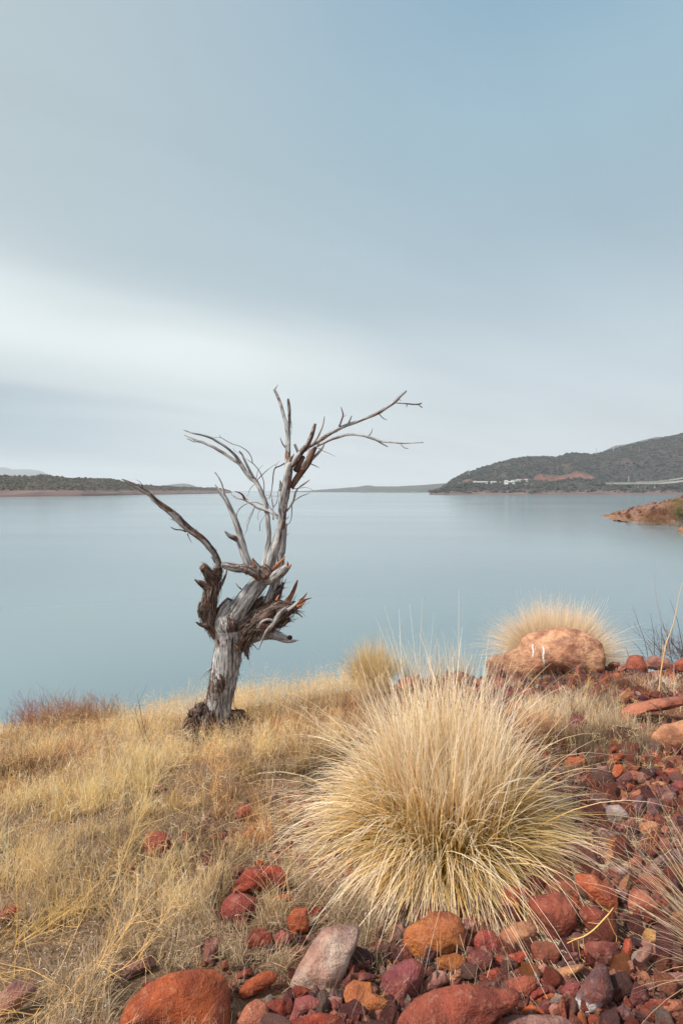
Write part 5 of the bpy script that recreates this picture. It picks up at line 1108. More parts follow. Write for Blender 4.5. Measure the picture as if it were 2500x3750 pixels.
# fine twigs
TW = [('U', [(1243, 985, 9, -.04), (1180, 1022, 8, -.06), (1120, 1050, 8, -.08), (1100, 1120, 7, -.1), (1090, 1230, 6, -.11), (1075, 1330, 5, -.12), (1058, 1390, 4, -.13)]), ('U', [(1118, 1052, 5, -.08), (1140, 1000, 4, -.09), (1172, 963, 2, -.1)]),
      ('U', [(915, 1185, 7, .1), (980, 1118, 6, .06), (1040, 1062, 5, .03), (1100, 1020, 4, .0), (1130, 1000, 3, 0)]), ('U', [(990, 1340, 7, .1), (992, 1220, 7, .07), (955, 1110, 7, .05), (905, 1035, 6, .05), (860, 990, 6, .05), (800, 950, 5, .05), (770, 930, 4, .06), (720, 882, 3, .07), (660, 850, 3, .08), (640, 818, 2, .08)]),
      ('U', [(862, 990, 5, .05), (850, 930, 5, .03), (800, 852, 5, .0), (710, 795, 4, -.02), (640, 775, 4, -.04), (560, 735, 4, -.06), (500, 700, 3, -.08), (420, 695, 2, -.1)]), ('U', [(500, 700, 3, -.08), (480, 665, 2, -.08)]),
      ('U', [(678, 1612, 5, .1), (690, 1550, 5, .06), (740, 1490, 5, .02), (820, 1447, 5, -.02), (900, 1440, 5, -.03), (980, 1472, 5, .0)]), ('U', [(760, 1822, 4, -.02), (800, 1750, 4, -.01), (792, 1680, 4, 0), (830, 1600, 4, .02), (885, 1490, 5, .05)]),
      ('U', [(800, 1735, 3, -.02), (830, 1640, 4, .0), (862, 1570, 4, .05), (890, 1482, 5, .1)]), ('U', [(947, 1770, 5, .0), (943, 1700, 5, .0), (970, 1640, 5, .03), (1010, 1580, 5, .08)]), ('U', [(802, 1372, 4, .0), (832, 1290, 5, .04), (876, 1238, 6, .1)]),
      ('U', [(1100, 1642, 9, -.12), (1095, 1500, 8, -.1), (1082, 1395, 7, -.1), (1070, 1330, 5, -.1)]), ('U', [(1100, 1500, 5, -.1), (1140, 1440, 5, -.08), (1152, 1350, 4, -.07), (1162, 1290, 3, -.07)]), ('U', [(905, 1168, 5, .12), (920, 1090, 4, .1), (945, 1045, 3, .08), (980, 1018, 2, .06)]),
      ('U', [(1250, 822, 5, .0), (1205, 760, 5, -.02), (1180, 695, 3, -.04)]), ('U', [(1298, 665, 4, .02), (1310, 580, 4, .0), (1304, 500, 4, 0)]), ('U', [(922, 1645, 3, .1), (925, 1570, 3, .1), (960, 1520, 4, .12)]), ('U', [(1060, 1390, 5, -.12), (1020, 1400, 4, -.08), (1040, 1460, 4, -.04), (1085, 1530, 4, .0)]),
      ('U', [(1000, 1358, 3, .1), (1100, 1370, 3, .05), (1225, 1362, 3, .0)]), ('U', [(1380, 1280, 5, .1), (1470, 1270, 4, .08), (1530, 1288, 3, .06), (1566, 1312, 2, .05)]), ('U', [(1315, 1290, 6, .0), (1390, 1278, 4, .05)]),
      ('W', [(880, 775, 10, -.22), (830, 755, 8, -.25), (760, 748, 8, -.28), (708, 722, 3, -.3)]), ('W', [(900, 800, 8, -.22), (920, 850, 6, -.24), (950, 908, 2, -.26)]), ('W', [(500, 360, 7, -.31), (514, 310, 4, -.32), (519, 264, 2, -.33)]), ('W', [(388, 275, 9, -.32), (362, 212, 4, -.32), (305, 172, 2, -.3)]),
      ('W', [(735, 570, 14, -.25), (738, 545, 9, -.26), (752, 500, 2, -.26)]), ('W', [(975, 755, 7, -.22), (990, 728, 2, -.22)]), ('W', [(750, 642, 6, -.25), (692, 631, 2, -.27)]), ('W', [(1215, 1130, 12, -.14), (1185, 1075, 10, -.15), (1168, 1058, 4, -.15)]), ('W', [(715, 545, 10, -.25), (700, 500, 3, -.25)]),
      ('V', [(632, 475, 11, .13), (655, 410, 9, .14), (668, 360, 8, .15), (648, 288, 3, .16)]), ('V', [(664, 388, 4, .14), (700, 364, 2, .13)]), ('V', [(718, 450, 9, .17), (735, 410, 8, .17), (750, 374, 6, .18)]), ('V', [(1012, 355, 5, .28), (1050, 395, 4, .27), (1088, 413, 2, .26)]),
      ('V', [(1190, 215, 5, .37), (1222, 226, 2, .37)]), ('V', [(1278, 262, 5, .34), (1274, 293, 3, .34)]), ('V', [(905, 574, 8, -.27), (938, 532, 6, -.27), (951, 486, 3, -.27)]), ('V', [(1215, 640, 6, -.39), (1250, 676, 5, -.4), (1290, 686, 4, -.41)]),
      ('V', [(358, 832, 6, .03), (400, 850, 5, .05), (441, 871, 2, .06)]), ('V', [(430, 680, 4, .0), (480, 710, 3, -.02), (540, 735, 2, -.04), (592, 762, 1.5, -.05)]), ('V', [(128, 692, 5, -.0), (90, 645, 5, -.02), (68, 578, 3, -.04)]), ('V', [(260, 945, 5, .0), (296, 962, 2, .0)]),
      ('V', [(375, 665, 8, -.14), (300, 655, 6, -.15), (268, 690, 5, -.16), (262, 678, 3, -.16)]), ('V', [(470, 600, 12, .02), (472, 575, 4, .02)]), ('V', [(1000, 610, 6, -.31), (1008, 592, 3, -.31)]), ('V', [(290, 870, 4, -.02), (320, 770, 3, -.05), (350, 690, 3, -.08)]),
      ('U', [(665, 1615, 4, .1), (640, 1612, 2, .1)]), ('U', [(1240, 1640, 7, -.04), (1280, 1605, 2, -.06)]), ('U', [(1235, 1830, 6, .1), (1285, 1797, 1.5, .1)]), ('X', [(820, 690, 6, -.0), (850, 720, 6, 0), (790, 715, 3, 0)])]
for z, q in TW: limb('twig', [(z, q)], 6, 4, 0, .35 if random.random() < .7 else .6)

# ================================================================== GRASS
m_grass = tint_material('dry_grass', .7, trans=.38, spec=.2); m_straw = tint_material('dry_stem', .7, trans=.1, spec=.3)
def tuft(name, ctr, R, Rb, n, label, cols, tips, wd, eln=(2, 88), seed=0, locks=300, droop=1.0, azr=None, K=7, asym=None, loose=.3, jit=.1, up=0.0, core=False, outl=0, lmin=.55, lockv=0.0, part_=0.0):
    rs = np.random.default_rng(seed); b = Bag(); ctr = np.asarray(ctr, float)
    az_ = rs.uniform(*(azr or (0, 2 * math.pi)), locks); u_ = rs.random(locks) ** .85; el_ = np.radians(eln[0] + (eln[1] - eln[0]) * u_)
    li = rs.integers(0, locks, n); a = az_[li] + rs.normal(0, jit, n); e = np.clip(np.maximum(el_[li], .0) + rs.normal(0, jit * .8, n), .02, 1.57)
    fr = rs.random(n) < loose; a = np.where(fr, rs.uniform(*(azr or (0, 2 * math.pi)), n), a); e = np.where(fr, np.radians(eln[0] + (eln[1] - eln[0]) * rs.random(n)), e)
    e0 = np.clip(e + .35 * np.cos(e), 0, 1.5)
    d = V3(np.cos(a) * np.cos(e0), np.sin(a) * np.cos(e0), np.sin(e0)); rr = Rb * np.sqrt(rs.random(n))
    root = ctr + V3(np.cos(a) * rr * .9, np.sin(a) * rr * .9, 0) ; root[:, 2] += np.where(True, .02 * rs.random(n), 0)
    root[:, :2] += rs.normal(0, Rb * .25, (n, 2))
    L = R * (lmin + (1 - lmin) * rs.random(n)) * (1 + .12 * rs.normal(size=n)) * (1 + up * np.sin(e) ** 2) * (1 + lockv * rs.normal(0, 1, locks)[li]); L = np.minimum(L, R * (1 + up * np.sin(e) ** 2) * 1.10) 
    if asym is not None: L = L * (1 + asym * np.sin(a))
    if outl: a[:outl] = rs.uniform(-1.0, .25, outl); e0[:outl] = rs.uniform(.12, .5, outl); d[:outl] = V3(np.cos(a[:outl]) * np.cos(e0[:outl]), np.sin(a[:outl]) * np.cos(e0[:outl]), np.sin(e0[:outl])); L[:outl] = R * rs.uniform(.95, 1.3, outl)
    if part_:
        drop_ = (np.sin(a) < -.15) & (e > .42) & (e < 1.22) & (rs.random(n) < part_)
        kp = ~drop_; a, e, e0, L = a[kp], e[kp], e0[kp], L[kp]; d = d[kp]; root = root[kp]; li = li[kp]; n = int(kp.sum())
    dr = droop * (.25 + .95 * np.cos(e0)) * (.6 + .6 * rs.random(n))
    c = np.array(cols)[rs.integers(0, len(cols), n)]; t_ = np.array(tips)[rs.integers(0, len(tips), n)]
    mul = rs.uniform(.74, 1.06, (n, 1)) * (1 + .10 * rs.normal(size=locks))[li][:, None].clip(.75, 1.12)
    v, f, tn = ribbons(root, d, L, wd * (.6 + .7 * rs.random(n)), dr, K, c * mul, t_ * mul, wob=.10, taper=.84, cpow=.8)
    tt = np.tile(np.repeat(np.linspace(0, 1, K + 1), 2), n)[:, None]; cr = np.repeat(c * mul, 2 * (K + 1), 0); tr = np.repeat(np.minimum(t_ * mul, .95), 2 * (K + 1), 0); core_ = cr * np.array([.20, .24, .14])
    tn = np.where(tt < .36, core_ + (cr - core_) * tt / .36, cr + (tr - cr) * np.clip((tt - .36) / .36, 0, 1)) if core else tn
    # keep blades above the ground
    gz_ = ground(v[:, 0], v[:, 1]); v[:, 2] = np.maximum(v[:, 2], gz_ + .008 + .03 * rs.random(len(v)) * 0)
    b.add(v - ctr, f, tint=tn)
    return tag(link(name, b.mesh(name, False), m_grass, loc=tuple(ctr)), label, 'grass tuft')
GOLD = [(.50, .35, .07), (.66, .43, .10), (.40, .32, .07), (.72, .50, .16), (.28, .25, .06)]; PALE = [(.95, .76, .56), (.96, .84, .70), (.93, .69, .44), (.96, .83, .68), (.84, .65, .48)]
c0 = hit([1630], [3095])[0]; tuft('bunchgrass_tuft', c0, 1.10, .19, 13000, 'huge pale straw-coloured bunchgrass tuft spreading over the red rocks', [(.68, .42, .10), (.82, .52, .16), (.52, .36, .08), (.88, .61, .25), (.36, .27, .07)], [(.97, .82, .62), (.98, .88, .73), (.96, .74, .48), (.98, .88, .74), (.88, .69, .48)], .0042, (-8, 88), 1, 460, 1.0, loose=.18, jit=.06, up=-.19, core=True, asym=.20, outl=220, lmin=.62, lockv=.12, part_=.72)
c1 = np.array(P(2035, 2400, 5.95)); c1[2] = ground(c1[0], c1[1]); c1[2] = max(c1[2], P(2035, 2425, 5.95)[2])
c1[2] -= .04; tuft('bunchgrass_tuft', c1, .88, .22, 15000, 'cream bunchgrass tuft fanning out behind the huge boulder on the crest', [(.60, .44, .2), (.5, .38, .18)], PALE, .0034, (0, 88), 2, 260, .45, up=-.18)
c2 = hit([1368], [2478])[0]; c2 = c2 if not np.isnan(c2[1]) else P(1368, 2478, 5.9); c2[2] = ground(c2[0], c2[1])
tuft('bunchgrass_tuft', c2, .56, .12, 3200, 'small golden bunchgrass tuft on the crest left of the salmon rock', [(.36, .33, .08), (.5, .38, .13)], [(.75, .55, .3), (.85, .68, .45)], .0032, (28, 88), 3, 110, .4)
c3 = P(2760, 3690, 1.76); c3[2] = ground(c3[0], c3[1])
tuft('bunchgrass_tuft', c3, .62, .07, 420, 'corner bunchgrass tuft with long straight straws at the lower right edge', [(.45, .33, .12), (.38, .3, .12)], PALE, .0026, (6, 66), 4, 90, .35, azr=(rad(60), rad(300)))
for k, (x, Y, h_, lb) in enumerate([(1500, 6.05, .50, 'thin wispy pale grass left of the gap behind the big tuft'), (1600, 6.1, .52, 'thin wispy pale grass in the middle behind the big tuft'), (1690, 6.0, .46, 'thin wispy pale grass just left of the huge boulder')]):
    cc = np.array([(x - 1250) / F * Y, Y, 0]); cc[2] = ground(cc[0], cc[1]); tuft('wispy_grass', cc, h_, .09, 260, lb, [(.5, .42, .3)], [(.8, .76, .68)], .0022, (55, 89), 30 + k, 40, .35, K=5)

# field of dry grass
FIELD = [(-600, 2560), (300, 2560), (900, 2520), (1420, 2500), (1500, 2560), (1350, 2700), (1180, 2850), (1060, 3050), (1120, 3250), (1330, 3330), (1400, 3450), (1100, 3560), (860, 3660), (820, 3900), (-600, 3900)]
MID = [(1800, 2510), (2200, 2500), (2650, 2460), (2650, 2700), (2450, 2760), (2300, 2830), (2080, 2840), (1950, 2740)]
def sample(poly, bx, n, seed, mode='px'):
    rs = np.random.default_rng(seed)
    if mode == 'px':
        x = rs.uniform(bx[0], bx[2], n); y = rs.uniform(bx[1], bx[3], n); k = inpoly(x, y, poly); x, y = x[k], y[k]; h = hit(x, y)
        k = ~np.isnan(h[:, 1]); return h[k], rs
bare = lambda h: fbm(V3(h[:, 0] * 1.6, h[:, 1] * 1.6, 11.), 3)
def near_rock(h, m=0, dn=0):
    x = 1250 + h[:, 0] / h[:, 1] * F; y = HY - h[:, 2] / h[:, 1] * F; o = np.zeros(len(h), bool)
    for a, b2, c, d in KEY: o |= (x > a + m) & (x < c - m) & (y > b2 + m) & (y < d + 4 + dn)
    return o
STRAW = np.array([(.78, .48, .22), (.88, .63, .38), (.68, .44, .26), (.92, .73, .52), (.52, .38, .27), (.84, .50, .22), (.38, .26, .18), (.90, .59, .32), (.30, .19, .13)])
FB = Bag()
def field(h, rs, hmin, hmax, lean, wd, K=3, cols=STRAW, dro=.6, mulr=(.65, 1.1), nlock=0.16):
    n = len(h); cell = np.floor(h[:, :2] / nlock).astype(int); key = (cell[:, 0] * 7349 + cell[:, 1] * 9151) % 4096
    la = rs.uniform(0, 6.28, 4096)[key] + rs.normal(0, .9, n); ll = np.abs(rs.normal(0, lean, n))
    d = nrm(V3(np.cos(la) * np.sin(ll), np.sin(la) * np.sin(ll), np.cos(ll)))
    hv_ = np.clip(.75 + .9 * fbm(V3(h[:, 0] * 2.2, h[:, 1] * 2.2, 3.), 3), .35, 1.4)
    L = (hmin + (hmax - hmin) * rs.random(n) ** 1.4) * hv_
    ci = ((fbm(V3(h[:, 0] * 1.3, h[:, 1] * 1.3, 21.), 3) + .5) * .5 + rs.random(n) * .6); ci = np.clip((ci * len(cols)).astype(int), 0, len(cols) - 1); ci = np.where(rs.random(n) < .5, rs.integers(0, len(cols), n), ci)
    pat = np.clip(.96 + 2.1 * fbm(V3(h[:, 0] * 1.5, h[:, 1] * 1.5, 31.), 4), .24, 1.12)[:, None]; c = cols[ci] * rs.uniform(*mulr, (n, 1)) * pat ** np.array([1., 1.08, 1.15]); nr_ = np.clip((3.3 - h[:, 1]) / 1.2, 0, 1)[:, None] * .32; c = c * (1 - nr_) + (np.array([.62, .48, .34]) * rs.uniform(.6, 1.2, (n, 1))) * nr_; ru = np.clip(fbm(V3(h[:, 0] * 1.9, h[:, 1] * 1.9, 77.), 3) * 3.2 - .35, 0, .75)[:, None]; c = c * (1 - ru) + c * np.array([.80, .55, .42]) * ru; v, f, t_ = ribbons(h, d, L, wd * (.6 + .8 * rs.random(n)) * (h[:, 1] / 3) ** .35, rs.random(n) * dro, K, c * .72, np.minimum(c * 1.22, .92), wob=.22, taper=.7)
    FB.add(v, f, tint=t_); return L, d, c
# dense upright straw on the left slope
h, rs = sample(FIELD, (-600, 2520, 1500, 3900), 150000, 50); k = ~near_rock(h, 0, 80) & (bare(h) > .02 - .24 * np.clip(h[:, 1] - 2.6, 0, 2)); nr = h[:, 1] < 3.0; field(h[k & ~nr], rs, .05, .20, .46, .0022, mulr=(.42, 1.18)); field(h[k & nr], rs, .03, .10, .66, .0025, mulr=(.32, 1.25))
k2 = h[:, 1] > 3.6; hh2 = h[k2]; hh2 = hh2[rs.random(len(hh2)) < .55]; field(hh2, rs, .12, .30, .38, .0020, K=4)
# taller golden clumps scattered over the slope
rs = np.random.default_rng(70); cc_ = []
for k in range(150):
    x, y = rs.uniform(-200, 1250), rs.uniform(2680, 3420)
    if not inpoly(x, y, FIELD)[0] or in_key(x, y, 12): continue
    q = hit([x], [y])[0]; m_ = int(rs.uniform(50, 160)); X = q[0] + rs.normal(0, .035, m_); Y = q[1] + rs.normal(0, .035, m_); cc_.append(V3(X, Y, ground(X, Y)))
h = np.concatenate(cc_); field(h, rs, .10, .24, .30, .0024, K=4, cols=np.array([(.84, .58, .24), (.90, .68, .36), (.76, .50, .2), (.92, .78, .52)]), mulr=(.75, 1.05))
# matted dead litter lying low
h, rs = sample(FIELD, (-600, 2700, 1500, 3900), 60000, 51); h = h[bare(h) > -.12]; h[:, 2] += .01 + .05 * rs.random(len(h)); field(h[~near_rock(h, 3)], rs, .04, .13, 1.25, .0022, cols=np.array([(.46, .34, .22), (.62, .48, .32), (.34, .24, .15), (.72, .60, .44), (.55, .38, .2)]), mulr=(.35, 1.2), dro=.3)
# short grass among stones right of the tuft, sparse straws in the scree and on the crest
h, rs = sample(MID, (1800, 2450, 2650, 2850), 36000, 52); field(h[~near_rock(h, 10)], rs, .05, .15, .22, .0021, cols=np.array([(.92, .74, .52), (.82, .62, .40), (.96, .85, .68), (.58, .44, .30)]), dro=.25)
h, rs = sample(SCREE, (1000, 2640, 2700, 3900), 2600, 53); field(h[bare(h) > .0], rs, .03, .13, .7, .0018)
h, rs = sample([(1900, 2600), (2560, 2600), (2560, 3150), (2150, 3150), (2050, 2900)], (1900, 2600, 2560, 3150), 2600, 58); field(h, rs, .05, .16, .35, .0017)
h, rs = sample([(1250, 3330), (1750, 3330), (1650, 3420), (1350, 3560), (1150, 3700), (1080, 3500)], (1080, 3300, 1750, 3700), 5200, 59); field(h[~near_rock(h, 4)], rs, .03, .11, 1.0, .0018, cols=np.array([(.5, .42, .3), (.36, .28, .18), (.6, .52, .4)]))
h, rs = sample([(1350, 2520), (1950, 2520), (1950, 2800), (1350, 2800)], (1350, 2520, 1950, 2800), 3500, 57); field(h, rs, .04, .14, .4, .002)
# beyond both sides of the frame
rs = np.random.default_rng(54); n = 9000; X = rs.uniform(-7, -2.2, n); Y = rs.uniform(1.0, 6.6, n); field(V3(X, Y, ground(X, Y)), rs, .08, .26, .5, .004)
FO = link('dry_grass', FB.mesh('dry_grass', False), m_grass); tag(FO, 'dense golden dry grass and straw covering the left slope', 'grass', kind='stuff')
# airy seed heads along the crest
SB = Bag()
def panicles(n, xr, yr, seed, Lr=(.18, .42), cols=None, fine=9):
    rs = np.random.default_rng(seed); u = rs.uniform(xr[0], xr[1], n); Y = rs.uniform(yr[0], yr[1], n); X = (u - 1250) / F * Y; root = V3(X, Y, ground(X, Y))
    cols = np.array(cols if cols is not None else [(.78, .50, .22), (.84, .62, .34), (.88, .72, .50)]); c = cols[rs.integers(0, len(cols), n)] * rs.uniform(.8, 1.1, (n, 1))
    ll = np.abs(rs.normal(0, .3, n)); la = rs.uniform(0, 6.28, n); d = V3(np.cos(la) * np.sin(ll), np.sin(la) * np.sin(ll), np.cos(ll)); L = rs.uniform(*Lr, n) * np.clip(.85 + .8 * fbm(V3(X * 1.4, Y, 5.), 3), .5, 1.5)
    v, f, t_ = ribbons(root, d, L, np.full(n, .0018), rs.random(n) * .5, 4, c, c, wob=.1); SB.add(v, f, tint=t_)
    pts = v.reshape(n, 5, 2, 3).mean(2)
    for k in range(fine):
        tt = rs.uniform(.45, 1.0, n) * 4; i = np.minimum(tt.astype(int), 3); fr = (tt - i)[:, None]; q = pts[np.arange(n), i] * (1 - fr) + pts[np.arange(n), i + 1] * fr
        dd = nrm(d * .7 + rs.normal(size=(n, 3)) * .6); v2, f2, t2 = ribbons(q, dd, rs.uniform(.02, .07, n), np.full(n, .0014), rs.random(n) * .8, 2, c, np.minimum(c * 1.2, .9), taper=.5); SB.add(v2, f2, tint=t2)
panicles(3000, (-300, 900), (5.2, 6.7), 60); panicles(2300, (850, 1420), (5.0, 6.7), 61); panicles(1500, (-300, 1250), (3.6, 5.2), 62, (.12, .3)); panicles(500, (-300, 1000), (2.2, 3.6), 63, (.12, .28), fine=6)
panicles(350, (1900, 2560), (3.0, 5.0), 64, (.08, .2), fine=5)
tag(link('seed_heads', SB.mesh('seed_heads', False), m_grass), 'airy amber seed heads fringing the crest of the grass slope', 'grass', kind='stuff')
# pale curled flecks of dead leaf
KB = Bag(); h, rs = sample(FIELD, (-600, 2700, 1500, 3900), 8000, 55); h = h[~near_rock(h, -6, 90)]; n = len(h); h[:, 2] += rs.uniform(.01, .15, n); c = np.array([(.66, .60, .50), (.55, .47, .36), (.72, .68, .60)])[rs.integers(0, 3, n)]
v, f, t_ = ribbons(h, nrm(rs.normal(size=(n, 3)) + [0, 0, .8]), rs.uniform(.008, .022, n), rs.uniform(.0012, .0028, n), rs.random(n), 3, c, c, wob=.5, taper=.6); KB.add(v, f, tint=t_)
tag(link('dead_leaf_flecks', KB.mesh('dead_leaf_flecks', False), m_grass), 'tiny pale curled dead leaves scattered through the straw', 'leaf litter', kind='stuff')

# ================================================================== WEEDS, TWIGS, BUSHES
def branchy(bag, root, d, L, r, depth, rs, tint, spread=.6, nb=(2, 4), curve=.25, sides=4):
    n = 5; p = [np.asarray(root, float)]; dd = nrm(np.asarray(d, float))
    for i in range(n): dd = nrm(dd + rs.normal(0, curve / n * 1.5, 3)); p.append(p[-1] + dd * L / n)
    path = [np.r_[q, r * (1 - .6 * i / n)] for i, q in enumerate(p)]; tube(bag, path, sides, 1, tint=tint, cap=False)
    if depth:
        for k in range(rs.integers(*nb) + 1):
            i = rs.integers(1, n + 1); nd = nrm(dd + rs.normal(0, spread, 3)); branchy(bag, p[i], nd, L * rs.uniform(.4, .7), r * .6, depth - 1, rs, tint, spread, nb, curve, sides)
def weed(name, x, y, n, L, r, tint, label, seed, spread=.6, up=.6, depth=3, Y=None, cat='weed', dirs=None, lift=0.0):
    rs = np.random.default_rng(seed); h = hit([x], [y])[0] if Y is None else np.array([(x - 1250) / F * Y, Y, float(ground((x - 1250) / F * Y, Y))]); h = h.copy(); h[2] += lift; b = Bag()
    for k in range(n):
        d = rs.normal(0, 1, 3); d[2] = abs(d[2]) * up + up
        if dirs is not None: d = np.array(dirs[k % len(dirs)]) + rs.normal(0, .15, 3)
        branchy(b, [0, 0, 0], d, L * rs.uniform(.7, 1.1), r, depth, rs, tint, spread)
    return tag(link(name, b.mesh(name, True), m_straw, loc=tuple(h)), label, cat)
YEL = (.76, .50, .22)
weed('branching_weed', 290, 3640, 10, .30, .0015, YEL, 'tangled yellow wiry weed above the boulder at the left edge', 1, .5, .35, 3)
weed('branching_weed', 60, 3450, 9, .28, .0014, (.62, .40, .14), 'yellow wiry weed near the left edge among matted straw', 2, .5, .4, 3)
weed('branching_weed', 130, 3730, 9, .28, .0015, YEL, 'yellow wiry weed in the bottom left corner', 3, .5, .3, 3)
weed('branching_weed', 400, 3300, 8, .26, .0016, (.60, .42, .18), 'yellow branching weed in the matted straw hollow', 4, .5, .5, 3)
weed('branching_weed', 780, 2900, 7, .22, .0016, (.66, .34, .12), 'bushy orange-gold weed on the slope below the dead tree', 5, .5, .6, 3)
weed('branching_weed', 540, 2940, 7, .30, .0014, (.64, .50, .28), 'pale branching weed on the slope left of the dead tree foot', 6, .5, .9, 3)
weed('branching_weed', 2130, 2560, 5, .22, .0018, (.62, .38, .12), 'golden branching weed in front of the huge crest boulder', 7, .5, .5, 3)
weed('dark_twig', 570, 2760, 1, .42, .0030, (.12, .08, .06), 'dark upright twig in the straw left of the dead tree', 8, .25, 3, 1)
weed('dark_twig', 545, 2745, 1, .34, .0024, (.14, .09, .07), 'thinner leaning dark twig beside the upright one', 9, .25, 1.6, 1, dirs=[(-.6, .1, 1)])
weed('dark_twig', 800, 3290, 1, .26, .0026, (.13, .08, .06), 'dark twig standing left of the dark red boulder', 10, .25, 3, 1, dirs=[(.1, 0, 1)])
weed('dark_twig', 1010, 2720, 1, .5, .0022, (.22, .15, .10), 'thin brown twig right of the dead tree foot', 11, .3, 3, 2, dirs=[(.15, 0, 1)])
# reddish shrub on the left crest
rs = np.random.default_rng(12); b = Bag(); sh_ = np.array([(215 - 1250) / F * 6.3, 6.3, 0]); sh_[2] = float(ground(sh_[0], sh_[1]))
for k in range(230):
    o_ = np.array([rs.uniform(-.46, .46), rs.uniform(-.25, .2), 0]); tint = [(.30, .10, .12), (.38, .15, .15), (.44, .22, .16), (.22, .08, .09)][rs.integers(0, 4)]
    branchy(b, o_, [rs.normal(0, .4), rs.normal(0, .4), 1.2], rs.uniform(.16, .34) * (1 - .9 * o_[0] ** 2), .0019, 2, rs, tint, .45)
tag(link('reddish_shrub', b.mesh('reddish_shrub', True), m_straw, loc=tuple(sh_)), 'low reddish-purple twiggy shrub on the far left crest', 'shrub')
rs = np.random.default_rng(13); b = Bag(); sh_ = np.array([(330 - 1250) / F * 5.9, 5.9, 0]); sh_[2] = float(ground(sh_[0], sh_[1]))
for k in range(220):
    o_ = np.array([rs.uniform(-.5, .34), rs.uniform(-.25, .2), 0]); tint = [(.38, .2, .1), (.42, .26, .12), (.28, .13, .07)][rs.integers(0, 3)]
    branchy(b, o_, [rs.normal(0, .5), rs.normal(0, .5), 1.0], rs.uniform(.14, .26), .0022, 2, rs, tint, .5)
tag(link('russet_shrub', b.mesh('russet_shrub', True), m_straw, loc=tuple(sh_)), 'russet-brown twiggy clump right of the reddish shrub', 'shrub')
# yellow thorny twig lying on the rocks (bottom right)
def from_F(z, pts, Yl):
    x0, y0, s_ = z; return [np.r_[P(x0 + s_ * a, y0 + s_ * b2, Yd), r] for (a, b2, r), Yd in zip(pts, Yl)]
b = Bag(); zF = (2000, 3100, .3189); tw = P(2160, 3370, 1.86)
for pts in [[(235, 1110, .0012), (330, 1065, .0016), (430, 1030, .0019), (520, 970, .002), (590, 905, .0021), (650, 840, .0021), (710, 775, .002), (765, 700, .0012)], [(715, 750, .0016), (650, 710, .0014), (600, 660, .0012), (560, 625, .0009)], [(690, 800, .0015), (730, 890, .0014), (770, 980, .0012), (800, 1030, .0011), (798, 1085, .0009)],
            [(415, 1035, .0012), (425, 1120, .001), (442, 1225, .0006)], [(360, 1060, .0011), (365, 1140, .0009), (385, 1290, .0006)], [(285, 1090, .001), (300, 1140, .0008), (310, 1205, .0005)], [(620, 880, .0012), (560, 882, .001), (470, 872, .0006)], [(640, 715, .001), (655, 745, .0006)], [(545, 955, .001), (535, 985, .0005)], [(585, 915, .001), (592, 955, .0005)], [(350, 1050, .001), (280, 1062, .0006), (230, 1062, .0004)]]:
    pl = from_F(zF, pts, [1.80] * len(pts)); tube(b, [q - np.r_[tw, 0] for q in pl], 5, 3, tint=(.66, .42, .14), cap=False)
tag(link('thorny_twig', b.mesh('thorny_twig', True), m_straw, loc=tuple(tw)), 'bright yellow forked thorny twig lying across the dark red rocks', 'twig')
# weathered stick between rocks
zG = (1400, 3200, .3827); sk = P(1950, 3545, 1.86); b = Bag()
tube(b, [q - np.r_[sk, 0] for q in from_F(zG, [(1375, 808, .006), (1410, 860, .007), (1450, 930, .0075), (1480, 990, .005), (1500, 1020, .002)], [1.86, 1.84, 1.82, 1.80, 1.79])], 10, 5, .2, .2, .5, 3.)
tag(link('weathered_stick', b.mesh('weathered_stick', True), m_wood, loc=tuple(sk)), 'short weathered grey stick wedged beside the round pink stone', 'stick')
def px_stems(name, label, cat, stems, Y, tint, mat=None, extra=None):
    c = np.array([(stems[0][0][0] - 1250) / F * Y, Y, 0]); c[2] = float(ground(c[0], c[1])); b = Bag()
    for st in stems:
        pts = []
        for i, q in enumerate(st):
            pts.append(np.r_[P(q[0], q[1], Y + (q[3] if len(q) > 3 else 0)) - c, q[2]])
        if st[0][1] > 2300: pts[0][2] -= .12
        tube(b, pts, 5, 3, tint=tint, cap=False)
    if extra: extra(b)
    return tag(link(name, b.mesh(name, True), mat or m_straw, loc=tuple(c)), label, cat)
H = lambda pts, r0: [(2150 + .2338 * x, 2050 + .2338 * y, r0 * (1 - .75 * i / (len(pts) - 1))) for i, (x, y) in enumerate(pts)]
rs = np.random.default_rng(31)
def bush_extra(b):
    for k in range(46):
        x = rs.uniform(2395, 2560); p0 = P(x, rs.uniform(2395, 2420), 5.6 + rs.normal(0, .15)); c = np.array([(2377 - 1250) / F * 5.6, 5.6, 0]); c[2] = float(ground(c[0], c[1]))
        branchy(b, p0 - c, [rs.normal(-.3, .7), rs.normal(0, .4), 1], rs.uniform(.12, .28), .0022, 2, rs, [(.10, .06, .07), (.07, .05, .06), (.16, .08, .08)][k % 3], .7)
px_stems('bare_bush', 'bare dark-twigged bush on the crest at the right edge', 'bush', [H(q, .0034) for q in ([(970, 1515), (900, 1290), (810, 1040), (695, 705)], [(1040, 1505), (1040, 1250), (1015, 1040), (975, 820)], [(1440, 1680), (1300, 1540), (1100, 1370), (1000, 1265), (875, 1115)],
          [(1330, 1500), (1265, 1270), (1190, 1060), (1165, 960)], [(1500, 1290), (1420, 1020), (1360, 830), (1280, 600)], [(935, 1415), (790, 1365), (650, 1250)], [(685, 1490), (620, 1435), (578, 1375)], [(1160, 1480), (1160, 1250), (1150, 1060)], [(1250, 1240), (1150, 1120), (1160, 1030)], [(1500, 1340), (1300, 1270), (1240, 1215)], [(1500, 1420), (1350, 1330), (1260, 1250)], [(1060, 1390), (930, 1310), (910, 1290)], [(1310, 1110), (1330, 960)])], 5.6, (.085, .05, .06), extra=bush_extra)
